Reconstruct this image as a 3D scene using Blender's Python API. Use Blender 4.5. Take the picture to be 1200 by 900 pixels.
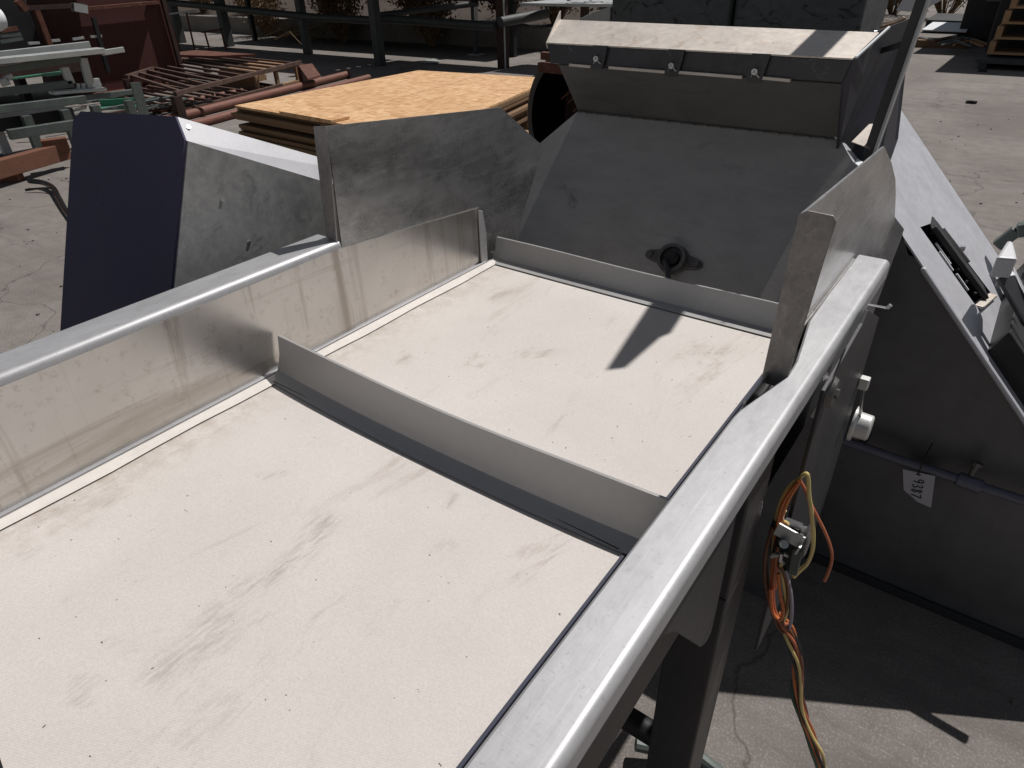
import bpy, bmesh, math, random
from mathutils import Vector, Matrix
random.seed(7)
for o in list(bpy.data.objects): bpy.data.objects.remove(o)
S = bpy.context.scene
COL = S.collection
R = math.radians

# ---------------------------------------------------------------- camera
YAW, PIT, ROL = -0.64980274, 0.56953497, 0.03047021
FPX = 780.0
CAM = Vector((0, 0, 1.6))
fw = Vector((math.sin(YAW)*math.cos(PIT), math.cos(YAW)*math.cos(PIT), -math.sin(PIT)))
rt = Vector((math.cos(YAW), -math.sin(YAW), 0))
dn = fw.cross(rt)
r2 = math.cos(ROL)*rt + math.sin(ROL)*dn
d2 = -math.sin(ROL)*rt + math.cos(ROL)*dn
cd = bpy.data.cameras.new('camera'); cam = bpy.data.objects.new('camera', cd); COL.objects.link(cam)
up = -d2
cam.matrix_world = Matrix(((r2.x, up.x, -fw.x, CAM.x), (r2.y, up.y, -fw.y, CAM.y), (r2.z, up.z, -fw.z, CAM.z), (0, 0, 0, 1)))
cd.sensor_width = 36; cd.sensor_fit = 'HORIZONTAL'; cd.lens = FPX/1200*36
cd.clip_start = 0.02; cd.clip_end = 500
S.camera = cam
def ray(px, py): return r2*((px-600)/FPX) + d2*((py-450)/FPX) + fw
def at(px, py, x=None, y=None, z=None):
    d = ray(px, py)
    if x is not None: t = (x-CAM.x)/d.x
    elif y is not None: t = (y-CAM.y)/d.y
    else: t = (z-CAM.z)/d.z
    return CAM + d*t

# ---------------------------------------------------------------- light
SUN = Vector((0.17, 0.63, 1.0)).normalized()
w = bpy.data.worlds.new('World'); S.world = w; w.use_nodes = True
nt = w.node_tree; bg = nt.nodes['Background']
sky = nt.nodes.new('ShaderNodeTexSky'); sky.sky_type = 'NISHITA'; sky.sun_disc = False
sky.sun_elevation = math.asin(SUN.z); sky.sun_rotation = math.atan2(SUN.x, SUN.y)
sky.air_density = 1.0; sky.dust_density = 0.4; sky.altitude = 200
hs_ = nt.nodes.new('ShaderNodeHueSaturation'); hs_.inputs['Saturation'].default_value = .42
nt.links.new(sky.outputs[0], hs_.inputs['Color']); nt.links.new(hs_.outputs[0], bg.inputs[0]); bg.inputs[1].default_value = 0.05
sl = bpy.data.lights.new('sun', 'SUN'); sl.energy = 4.9; sl.angle = R(0.53); sl.color = (1.0, 0.965, 0.93)
so = bpy.data.objects.new('sun', sl); COL.objects.link(so)
so.rotation_euler = SUN.to_track_quat('Z', 'Y').to_euler(); so.location = (0, 5, 12)
S.view_settings.view_transform = 'Standard'; S.view_settings.look = 'None'
S.view_settings.exposure = -0.30; S.view_settings.gamma = 1.0; S.view_settings.use_curve_mapping = False
S.render.engine = 'CYCLES'
S.render.resolution_x = 1024; S.render.resolution_y = 768

# ---------------------------------------------------------------- materials
class NG:
    def __init__(s, name):
        s.m = bpy.data.materials.new(name); s.m.use_nodes = True; s.t = s.m.node_tree
        s.b = s.t.nodes['Principled BSDF']
        s.tc = s.t.nodes.new('ShaderNodeTexCoord')
    def n(s, typ, **k):
        x = s.t.nodes.new(typ)
        for a, v in k.items():
            if a.startswith('i_'): x.inputs[a[2:].replace('_', ' ')].default_value = v
            else: setattr(x, a, v)
        return x
    def l(s, a, b): s.t.links.new(a, b)
    def vec(s, scale=(1, 1, 1), rot=(0, 0, 0), loc=(0, 0, 0)):
        mp = s.n('ShaderNodeMapping'); mp.inputs['Scale'].default_value = scale
        mp.inputs['Rotation'].default_value = rot; mp.inputs['Location'].default_value = loc
        s.l(s.tc.outputs['Object'], mp.inputs['Vector']); return mp.outputs[0]
    def noise(s, scale, detail=6, rough=.6, v=None, dist=0.0):
        x = s.n('ShaderNodeTexNoise'); x.inputs['Scale'].default_value = scale
        x.inputs['Detail'].default_value = detail; x.inputs['Roughness'].default_value = rough
        x.inputs['Distortion'].default_value = dist
        s.l(v if v is not None else s.tc.outputs['Object'], x.inputs['Vector']); return x.outputs['Fac']
    def ramp(s, fac, stops):
        r = s.n('ShaderNodeValToRGB'); e = r.color_ramp.elements
        while len(e) < len(stops): e.new(0.5)
        for i, (p, c) in enumerate(stops):
            e[i].position = p; e[i].color = (c, c, c, 1) if isinstance(c, (int, float)) else (*c, 1)
        s.l(fac, r.inputs[0]); return r.outputs[0]
    def mix(s, fac, a, b, mode='MIX'):
        x = s.n('ShaderNodeMix', data_type='RGBA', blend_type=mode)
        for v, i in ((fac, 0), (a, 6), (b, 7)):
            if hasattr(v, 'links'): s.l(v, x.inputs[i])
            elif i == 0: x.inputs[0].default_value = v
            else: x.inputs[i].default_value = (*v, 1) if len(v) == 3 else v
        return x.outputs[2]
    def bump(s, h, strength=.3, dist=.002, prev=None):
        x = s.n('ShaderNodeBump'); x.inputs['Strength'].default_value = strength; x.inputs['Distance'].default_value = dist
        s.l(h, x.inputs['Height'])
        if prev is not None: s.l(prev, x.inputs['Normal'])
        return x.outputs[0]
def sc(c, k): return tuple(min(1, v*k) for v in c)
def mat(name, col, rough=.6, metal=0.0, var=.2, scale=6, fine=90, bumpd=.0008, stretch=(1, 1, 1), spot=None, spotamt=.6, spotscale=14, rvar=.12, col2=None, spec=.5, aniso=0):
    g = NG(name)
    v = g.vec(stretch)
    a = g.noise(scale, 8, .65, v, .4)
    c = g.mix(g.ramp(a, [(.3, 0.0), (.7, 1.0)]), sc(col, 1-var), col2 or sc(col, 1+var))
    f = g.noise(fine, 4, .6, v)
    c = g.mix(.35, c, g.mix(g.ramp(f, [(.35, 0.0), (.65, 1.0)]), sc(col, 1-var), sc(col, 1+var)))
    if spot:
        sp = g.noise(spotscale, 9, .7, g.vec(stretch, (.3, .2, .5), (3, 1, 2)), 1.0)
        c = g.mix(g.ramp(sp, [(spotamt, 0.0), (spotamt+.08, 1.0)]), c, spot)
    g.l(c, g.b.inputs['Base Color'])
    rr = g.ramp(a, [(.25, max(.02, rough-rvar)), (.75, min(1, rough+rvar))])
    g.l(rr, g.b.inputs['Roughness'])
    g.b.inputs['Metallic'].default_value = metal
    g.b.inputs['Specular IOR Level'].default_value = spec
    if bumpd: g.l(g.bump(f, .5, bumpd), g.b.inputs['Normal'])
    return g.m

def steel(name, col, rough, metal=.85, blot=.35, dirt=(.2, .17, .14), dirtamt=.62, streak=(1, 1, 1), scratch=True, scale=5, rvar=.1, bend=.0, swirl=0, hair=None):
    """weathered sheet steel: cloudy blotches, fine scratches, grime"""
    g = NG(name)
    v = g.vec(streak)
    a = g.noise(scale, 10, .68, v, .7)
    b = g.noise(scale*7, 6, .7, g.vec(streak, (0, 0, 0), (5, 2, 1)), .3)
    c = g.mix(g.ramp(a, [(.28, 0.0), (.72, 1.0)]), sc(col, 1-blot), sc(col, 1+blot*.5))
    c = g.mix(.3, c, g.mix(g.ramp(b, [(.35, 0.0), (.65, 1.0)]), sc(col, 1-blot), sc(col, 1+blot)))
    d = g.noise(scale*1.7, 9, .75, g.vec(streak, (.5, .3, .1), (9, 3, 4)), 1.4)
    c = g.mix(g.ramp(d, [(dirtamt, 0.0), (dirtamt+.14, .75)]), c, dirt)
    if swirl:
        wv = g.n('ShaderNodeTexWave', wave_type='RINGS', rings_direction='X'); wv.inputs['Scale'].default_value = 1.5; wv.inputs['Distortion'].default_value = 7; wv.inputs['Detail'].default_value = 10; wv.inputs['Detail Scale'].default_value = 2.6; wv.inputs['Detail Roughness'].default_value = .8
        g.l(g.vec((1, 1, 1.5), (0, 0, 0), (0, -.55, -1.1)), wv.inputs['Vector'])
        c = g.mix(swirl, c, g.mix(wv.outputs['Fac'], sc(col, .45), sc(col, 1.5)))
        ha = g.noise(1.0, 5, .8, g.vec((2, 7, 60), (R(20), 0, 0)))
        c = g.mix(g.ramp(ha, [(.52, 0.0), (.75, .5)]), c, sc(col, 1.8))
    if hair:
        hh_ = g.noise(1.0, 4, .8, g.vec(hair, (0, 0, 0), (1, 1, 3)))
        c = g.mix(g.ramp(hh_, [(.56, 0.0), (.74, .40)]), c, sc(col, 1.45))
        hh_ = g.noise(1.0, 4, .8, g.vec(hair, (0, 0, 0), (5, 2, 9)))
        c = g.mix(g.ramp(hh_, [(.57, 0.0), (.75, .35)]), c, sc(col, .6))
        pit = g.noise(210, 3, .7)
        c = g.mix(g.ramp(pit, [(.60, 0.0), (.70, .5)]), c, sc(col, .6))
        pit = g.noise(38, 5, .75, g.vec((1, .5, 1), (0, 0, 0), (8, 8, 8)))
        c = g.mix(g.ramp(pit, [(.60, 0.0), (.70, .45)]), c, sc(col, .62))
    g.l(c, g.b.inputs['Base Color'])
    rr = g.mix(.5, g.ramp(a, [(.25, max(.05, rough-rvar)), (.75, rough+rvar)]), g.ramp(b, [(.3, max(.05, rough-rvar)), (.7, rough+rvar)]))
    g.l(rr, g.b.inputs['Roughness'])
    g.b.inputs['Metallic'].default_value = metal
    n1 = None
    if scratch:
        s1 = g.noise(60, 3, .6, g.vec((.25, 9, 9), (.2, .4, .7)))
        n1 = g.bump(s1, .25, .0003)
    if bend:
        n1 = g.bump(g.noise(2.2, 2, .4), .8, bend, n1)
    if n1 is not None: g.l(n1, g.b.inputs['Normal'])
    return g.m

M = {}
# ground: weathered concrete slabs
def ground_mat():
    g = NG('yard concrete')
    v = g.vec()
    a = g.noise(.6, 8, .65, v, .5); b = g.noise(9, 8, .7, v); c3 = g.noise(160, 3, .6, v)
    c = g.mix(g.ramp(a, [(.3, 0.0), (.7, 1.0)]), (.13, .115, .104), (.27, .245, .225))
    c = g.mix(g.ramp(b, [(.38, 0.0), (.66, .55)]), c, (.125, .11, .10))
    c = g.mix(g.ramp(c3, [(.5, 0.0), (.75, .6)]), c, (.40, .37, .34))
    oil = g.noise(.9, 6, .7, g.vec((1, 1, 1), (0, 0, 0), (11, 3, 0)), .8)
    c = g.mix(g.ramp(oil, [(.60, 0.0), (.72, .55)]), c, (.085, .078, .072))
    ty_ = g.noise(1.0, 6, .75, g.vec((.5, 7, 1), (0, 0, R(-8)), (2, 2, 0)), .3)
    c = g.mix(g.ramp(ty_, [(.55, 0.0), (.68, .45)]), c, (.13, .115, .105))
    st = g.noise(2.2, 9, .75, g.vec((.25, 1.3, 1), (0, 0, .25)), 1.0)
    c = g.mix(g.ramp(st, [(.52, 0.0), (.66, .55)]), c, (.12, .108, .10))
    vo = g.n('ShaderNodeTexVoronoi', feature='DISTANCE_TO_EDGE'); vo.inputs['Scale'].default_value = .42
    dv = g.n('ShaderNodeVectorMath', operation='ADD')
    nz = g.n('ShaderNodeTexNoise'); nz.inputs['Scale'].default_value = 1.6; nz.inputs['Detail'].default_value = 6
    g.l(g.tc.outputs['Object'], nz.inputs['Vector'])
    ms = g.n('ShaderNodeVectorMath', operation='SCALE'); ms.inputs['Scale'].default_value = .9
    g.l(nz.outputs['Color'], ms.inputs[0]); g.l(g.tc.outputs['Object'], dv.inputs[0]); g.l(ms.outputs[0], dv.inputs[1])
    g.l(dv.outputs[0], vo.inputs['Vector'])
    c = g.mix(g.ramp(vo.outputs['Distance'], [(.001, .6), (.0035, 0.0)]), c, (.05, .045, .04))
    g.l(c, g.b.inputs['Base Color']); g.b.inputs['Roughness'].default_value = .9
    g.b.inputs['Specular IOR Level'].default_value = .25
    n = g.bump(c3, .5, .003); n = g.bump(b, .4, .006, n)
    g.l(n, g.b.inputs['Normal'])
    return g.m
M['ground'] = ground_mat()

def belt_mat():
    g = NG('cream conveyor belt')
    a = g.noise(3.2, 8, .6, g.vec(), .5)
    c = g.mix(g.ramp(a, [(.3, 0.0), (.7, 1.0)]), (.575, .53, .49), (.66, .615, .58))
    # woven ribs running diagonally
    wv = g.n('ShaderNodeTexWave', bands_direction='X'); wv.inputs['Scale'].default_value = 135
    wv.inputs['Distortion'].default_value = .6; wv.inputs['Detail'].default_value = 1
    g.l(g.vec((1, 1, 1), (0, 0, R(68))), wv.inputs['Vector'])
    c = g.mix(.07, c, g.mix(wv.outputs['Fac'], (.47, .44, .41), (.69, .65, .61)))
    gr = g.noise(420, 2, .6)
    c = g.mix(.16, c, g.mix(g.ramp(gr, [(.35, 0.0), (.65, 1.0)]), (.40, .37, .35), (.85, .82, .80)))
    # large faint pink and grey tints
    c = g.mix(g.ramp(g.noise(1.7, 5, .6, g.vec((1, 1, 1), (0, 0, 0), (3, 8, 1))), [(.42, 0.0), (.7, .35)]), c, (.52, .475, .455))
    # scuffs dragged along the belt
    s1 = g.noise(5.5, 9, .75, g.vec((1.3, .45, 1), (0, 0, R(-12)), (1.2, .3, 0)), .8)
    s2 = g.noise(42, 5, .7, g.vec((1.5, .3, 1), (0, 0, R(-15))))
    m = g.n('ShaderNodeMath', operation='MULTIPLY')
    g.l(g.ramp(s1, [(.56, 0.0), (.70, 1.0)]), m.inputs[0]); g.l(g.ramp(s2, [(.4, .15), (.62, 1.0)]), m.inputs[1])
    c = g.mix(m.outputs[0], c, (.36, .30, .255))
    # main dark smear along the middle of the near section: distance to a bent line
    sep = g.n('ShaderNodeSeparateXYZ'); g.l(g.tc.outputs['Object'], sep.inputs[0])
    wob = g.noise(7, 3, .5)
    def mth(op, a_, b_=None, c_=None):
        x = g.n('ShaderNodeMath', operation=op)
        for i, q in enumerate((a_, b_, c_)):
            if q is None: continue
            if hasattr(q, 'links'): g.l(q, x.inputs[i])
            else: x.inputs[i].default_value = q
        return x.outputs[0]
    def smear(x0, y0, x1, y1, wdt, strength, c):
        # soft worn track from (x0,y0) to (x1,y1)
        dx, dy = x1-x0, y1-y0; L = math.hypot(dx, dy); ux, uy = dx/L, dy/L
        X = mth('SUBTRACT', sep.outputs[0], x0); Y = mth('SUBTRACT', sep.outputs[1], y0)
        t = mth('ADD', mth('MULTIPLY', X, ux), mth('MULTIPLY', Y, uy))
        d = mth('ADD', mth('MULTIPLY', X, -uy), mth('MULTIPLY', Y, ux))
        d = mth('ADD', d, mth('MULTIPLY', mth('SUBTRACT', wob, .5), .12))
        e1 = mth('SUBTRACT', 1.0, mth('MINIMUM', 1.0, mth('DIVIDE', mth('ABSOLUTE', d), wdt)))
        strength = strength*.6
        tc_ = mth('ABSOLUTE', mth('SUBTRACT', mth('DIVIDE', t, L), .5))
        e2 = mth('MINIMUM', 1.0, mth('MAXIMUM', 0.0, mth('MULTIPLY', mth('SUBTRACT', .52, tc_), 8.0)))
        k = mth('MULTIPLY', mth('MULTIPLY', e1, e2), strength)
        s3 = g.ramp(g.noise(170, 4, .75, g.vec((1, .16, 1), (0, 0, R(-38)), (x0, 0, 0))), [(.42, .02), (.62, 1.0)])
        return g.mix(mth('MULTIPLY', k, s3), c, (.27, .225, .20))
    for p in SMEARS: c = smear(*p, c)
    # dust and crumbs packed along the left edge
    ed = mth('MAXIMUM', 0.0, mth('SUBTRACT', 1.0, mth('DIVIDE', mth('ADD', sep.outputs[0], .375), .10)))
    ed = mth('MINIMUM', ed, 1.0)
    c = g.mix(mth('MULTIPLY', ed, g.ramp(g.noise(38, 7, .75), [(.42, 0.0), (.62, .75)])), c, (.40, .34, .28))
    # specks of debris and rust
    sp = g.noise(130, 2, .5, g.vec((1, 1, 1), (0, 0, 0), (4, 4, 0)))
    c = g.mix(g.ramp(sp, [(.755, 0.0), (.77, .85)]), c, (.10, .075, .06))
    ru = g.noise(11, 6, .6, g.vec((1, 1, 1), (0, 0, .4), (7, 2, 0)))
    c = g.mix(g.ramp(ru, [(.735, 0.0), (.77, .6)]), c, (.42, .19, .07))
    g.l(c, g.b.inputs['Base Color']); g.b.inputs['Roughness'].default_value = .62
    g.b.inputs['Specular IOR Level'].default_value = .35
    n = g.bump(wv.outputs['Fac'], .2, .0003); n = g.bump(g.noise(240, 2, .6), .3, .0006, n)
    n = g.bump(g.noise(3.0, 3, .5), .5, .008, n)
    g.l(n, g.b.inputs['Normal'])
    return g.m
def bz(px, py): p = at(px, py, z=.98); return p.x+.57, p.y-.2
SMEARS = [(*bz(395, 600), *bz(325, 675), .030, 1.0), (*bz(335, 670), *bz(270, 708), .028, .8), (*bz(275, 705), *bz(165, 812), .030, .75),
          (*bz(262, 802), *bz(205, 880), .03, .45), (*bz(118, 790), *bz(90, 830), .02, .7), (*bz(530, 575), *bz(515, 595), .014, .9),
          (*bz(330, 545), *bz(300, 560), .016, .6), (*bz(735, 372), *bz(712, 385), .022, .5), (*bz(530, 650), *bz(505, 640), .02, .5),
          (*bz(470, 700), *bz(430, 750), .012, .35), (*bz(35, 660), *bz(10, 655), .02, .5), (*bz(585, 440), *bz(560, 470), .02, .3)]
M['belt'] = belt_mat()
M['belt_edge'] = mat('belt edge strip', (.66, .62, .58), .55, 0, .10, 9, 60, .0006, spot=(.45, .36, .27), spotamt=.63)
M['cleat'] = mat('grey moulded cleat', (.42, .415, .41), .35, 0.25, .06, 5, 80, .0002, spot=(.28, .26, .24), spotamt=.72)
def stainless():
    g = NG('worn stainless wall')
    a = g.noise(3.0, 6, .6, g.vec((1, 1, 1)), .6)
    c = g.mix(g.ramp(a, [(.3, 0.0), (.7, 1.0)]), (.52, .50, .475), (.64, .62, .60))
    dr = g.noise(1.0, 7, .7, g.vec((9, 13, 1.1), (0, 0, 0), (2, 5, 1)), .5)      # drips running down
    c = g.mix(g.ramp(dr, [(.53, 0.0), (.64, .7)]), c, (.30, .26, .22))
    ho = g.noise(1.0, 6, .7, g.vec((4, 1.2, 16), (0, 0, 0), (1, 2, 7)), .4)       # level grime line
    c = g.mix(g.ramp(ho, [(.55, 0.0), (.66, .55)]), c, (.36, .32, .28))
    fl = g.noise(70, 5, .7)
    c = g.mix(g.ramp(fl, [(.56, 0.0), (.68, .4)]), c, (.33, .29, .25))
    g.l(c, g.b.inputs['Base Color']); g.b.inputs['Metallic'].default_value = .88
    rr = g.ramp(g.noise(6, 5, .6, g.vec((1, 1, 1), (0, 0, 0), (4, 4, 4))), [(.3, .26), (.7, .38)])
    g.l(rr, g.b.inputs['Roughness'])
    n = g.bump(g.noise(1.6, 2, .4), .6, .004); n = g.bump(g.noise(200, 2, .5, g.vec((1, .1, 1))), .12, .0003, n)
    g.l(n, g.b.inputs['Normal']); return g.m
M['stainless'] = stainless()
M['rail'] = steel('worn stainless rail', (.42, .42, .43), .48, .35, .16, (.30, .29, .29), .60, (1.6, .6, 1), True, 9, .08, hair=(130, 3.2, 130))
M['plate'] = steel('smeared grey sheet steel', (.42, .42, .42), .30, .82, .42, (.12, .12, .12), .53, (1, .7, 1.6), True, 4.2, .10, .003, swirl=.35)
M['flange'] = steel('brown-grey stained flange', (.27, .25, .235), .5, .4, .45, (.46, .43, .41), .56, (1, 1, .7), False, 24, .05)
M['guard'] = steel('cloudy galvanised guard', (.38, .38, .375), .5, .3, .42, (.16, .16, .16), .54, (1, 1, 1), False, 7, .08)
M['guard_top'] = mat('bright galvanised fold', (.52, .52, .54), .55, .2, .06, 10, 120, .0004)
M['guard_end_shade'] = mat('guard end with shade in colour', (.072, .068, .118), .75, 0.0, .12, 9, 240, .0006, spot=(.10, .095, .14), spotamt=.62, spec=.2)  # galvanised like the rest; shade and sky reflection are put into this navy
M['conduit'] = mat('dull violet grey conduit', (.13, .13, .165), .5, .4, .2, 12, 90, .0004)
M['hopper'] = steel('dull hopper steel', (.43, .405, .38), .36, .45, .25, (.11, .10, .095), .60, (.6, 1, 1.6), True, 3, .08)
M['hood'] = steel('dark hood panel', (.15, .15, .147), .42, .5, .25, (.06, .055, .05), .60, (.6, 1, 1.6), True, 4, .08)  # hopper steel made darker: shade of the overhang is in the colour
M['hopper_side_shade'] = steel('hopper side with shade in colour', (.045, .044, .056), .5, .3, .3, (.02, .02, .025), .58, (1, 1, .4), False, 5, .08)  # shade on this wall is painted in as a dark violet colour
M['lip'] = steel('dusty hopper lip', (.62, .56, .50), .5, .35, .22, (.40, .27, .18), .55, (1, 1, 1), False, 9, .08)
M['strip'] = steel('dark clamp strip', (.05, .052, .058), .38, .4, .35, (.25, .25, .26), .60, (1, 1, 1), False, 8, .1)
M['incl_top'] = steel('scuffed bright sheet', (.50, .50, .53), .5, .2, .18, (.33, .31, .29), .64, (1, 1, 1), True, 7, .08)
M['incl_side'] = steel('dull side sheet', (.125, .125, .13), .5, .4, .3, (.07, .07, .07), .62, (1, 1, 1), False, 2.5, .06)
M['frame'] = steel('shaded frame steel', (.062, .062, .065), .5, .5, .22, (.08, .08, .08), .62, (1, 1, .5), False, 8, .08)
M['slate'] = mat('dark gap shade strip', (.035, .04, .065), .7, 0, .2, 10, 80, .0004)  # dark colour stands for shade in the gap beside the belt
M['dark'] = mat('near-black steel', (.022, .022, .024), .55, .3, .4, 6, 60, .0008)
M['black'] = mat('glossy black', (.008, .008, .009), .22, 0, .3, 6, 60, .0006)
M['castiron'] = mat('dark cast bearing', (.13, .125, .12), .45, .5, .3, 20, 120, .0008)
M['white_paint'] = mat('white bearing cap', (.62, .62, .60), .4, .3, .08, 20, 100, .0004)
M['rust'] = mat('rusted steel', (.115, .042, .026), .8, .1, .45, 7, 90, .002, spot=(.20, .085, .05), spotamt=.56)
M['rust_dark'] = mat('dark oxidised steel', (.05, .026, .021), .75, .2, .5, 7, 90, .0015)
M['rust_grate'] = mat('dull brown rusted bar', (.10, .058, .045), .75, .2, .5, 7, 90, .0015, spot=(.22, .15, .12), spotamt=.6)
M['rust_sheet'] = mat('rust red sheet', (.075, .020, .015), .7, .1, .3, 3, 70, .001, (4, 4, .3), spot=(.05, .02, .015), spotamt=.60)
M['pipe_rust'] = mat('rusty pipe', (.17, .072, .05), .7, .2, .3, 9, 80, .001, spot=(.28, .17, .13), spotamt=.64)
M['grey_paint'] = mat('grey green painted rack', (.05, .058, .055), .6, .1, .3, 6, 50, .0008)
M['alu'] = mat('pale aluminium section', (.45, .47, .46), .5, .45, .15, 6, 60, .0006)
M['alu_dull'] = mat('dull green grey steel', (.115, .135, .125), .55, .3, .3, 6, 60, .0008)
M['green'] = mat('green painted steel', (.05, .20, .13), .5, 0, .3, 8, 60, .0006)
M['wood'] = mat('weathered red lumber', (.15, .062, .036), .8, 0, .25, 5, 60, .0015, (1, .15, 1))
M['wood_pale'] = mat('pale pallet lumber', (.36, .22, .12), .85, 0, .25, 6, 70, .0015, (1, .2, 1))
M['wood_edge'] = mat('board edges', (.20, .12, .06), .85, 0, .35, 6, 90, .002, (.3, .3, 9))
M['wall'] = mat('old concrete wall', (.19, .175, .155), .9, 0, .25, 2, 40, .004, spot=(.1, .085, .07), spotamt=.56)
M['hill'] = mat('dry hillside soil', (.05, .034, .024), .95, 0, .4, 2, 30, .02)
M['brush'] = mat('dry brush twigs', (.20, .135, .075), .9, 0, .4, 12, 80, 0)
M['leaf'] = mat('green shrub leaves', (.07, .09, .03), .7, 0, .5, 9, 60, 0)
M['bin'] = mat('dark grey steel bin', (.075, .08, .082), .65, .2, .4, 2.2, 25, .001, (1, 1, 1.5), spot=(.015, .016, .018), spotamt=.55)
M['bin_light'] = mat('pale streaked bin side', (.34, .34, .31), .6, .2, .25, 3, 40, .0006, (6, 6, .4))
M['white'] = mat('white sheet', (.68, .70, .72), .6, 0, .05, 4, 40, .0003)
M['paper'] = mat('dull white tag card', (.42, .41, .45), .7, 0, .04, 10, 80, .0002)
M['ink'] = mat('black ink', (.01, .01, .012), .6, 0, 0, 5, 50, 0)
M['w_yellow'] = mat('yellow wire', (.72, .56, .22), .4, 0, .08, 20, 80, 0)
M['w_orange'] = mat('orange wire', (.60, .17, .05), .4, 0, .1, 20, 80, 0)
M['w_red'] = mat('red wire', (.46, .14, .07), .4, 0, .1, 20, 80, 0)
M['w_brown'] = mat('brown wire', (.16, .06, .03), .4, 0, .1, 20, 80, 0)
M['w_grey'] = mat('grey violet wire', (.34, .30, .36), .4, 0, .1, 20, 80, 0)
M['w_black'] = mat('black wire', (.015, .015, .016), .35, 0, .1, 20, 80, 0)
M['w_green'] = mat('dark green wire', (.03, .08, .05), .4, 0, .1, 20, 80, 0)
M['zinc'] = steel('zinc bracket', (.55, .55, .56), .28, .9, .15, (.3, .3, .3), .6, (1, 1, 1), False, 20, .06)

def osb_mat():
    g = NG('oriented strand board')
    cc = None
    base = (.60, .35, .165)
    v = g.vec((1, 1, 1), (0, 0, .35))
    vo = g.n('ShaderNodeTexVoronoi', feature='F1'); vo.inputs['Scale'].default_value = 1.0
    g.l(g.vec((11, 44, 1), (0, 0, .35)), vo.inputs['Vector'])
    vo2 = g.n('ShaderNodeTexVoronoi', feature='F1'); vo2.inputs['Scale'].default_value = 1.0
    g.l(g.vec((40, 13, 1), (0, 0, -.3)), vo2.inputs['Vector'])
    s1 = g.n('ShaderNodeSeparateColor'); g.l(vo.outputs['Color'], s1.inputs[0])
    s2 = g.n('ShaderNodeSeparateColor'); g.l(vo2.outputs['Color'], s2.inputs[0])
    c = g.mix(s1.outputs[0], (.42, .21, .08), (.84, .57, .32))
    c = g.mix(.45, c, g.mix(s2.outputs[1], (.48, .24, .10), (.86, .60, .35)))
    c = g.mix(g.ramp(g.noise(1.3, 6, .6), [(.35, 0.0), (.7, .4)]), c, (.44, .22, .09))
    g.l(c, g.b.inputs['Base Color']); g.b.inputs['Roughness'].default_value = .8
    g.l(g.bump(s1.outputs[0], .3, .002), g.b.inputs['Normal'])
    return g.m
M['osb'] = osb_mat()

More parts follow.
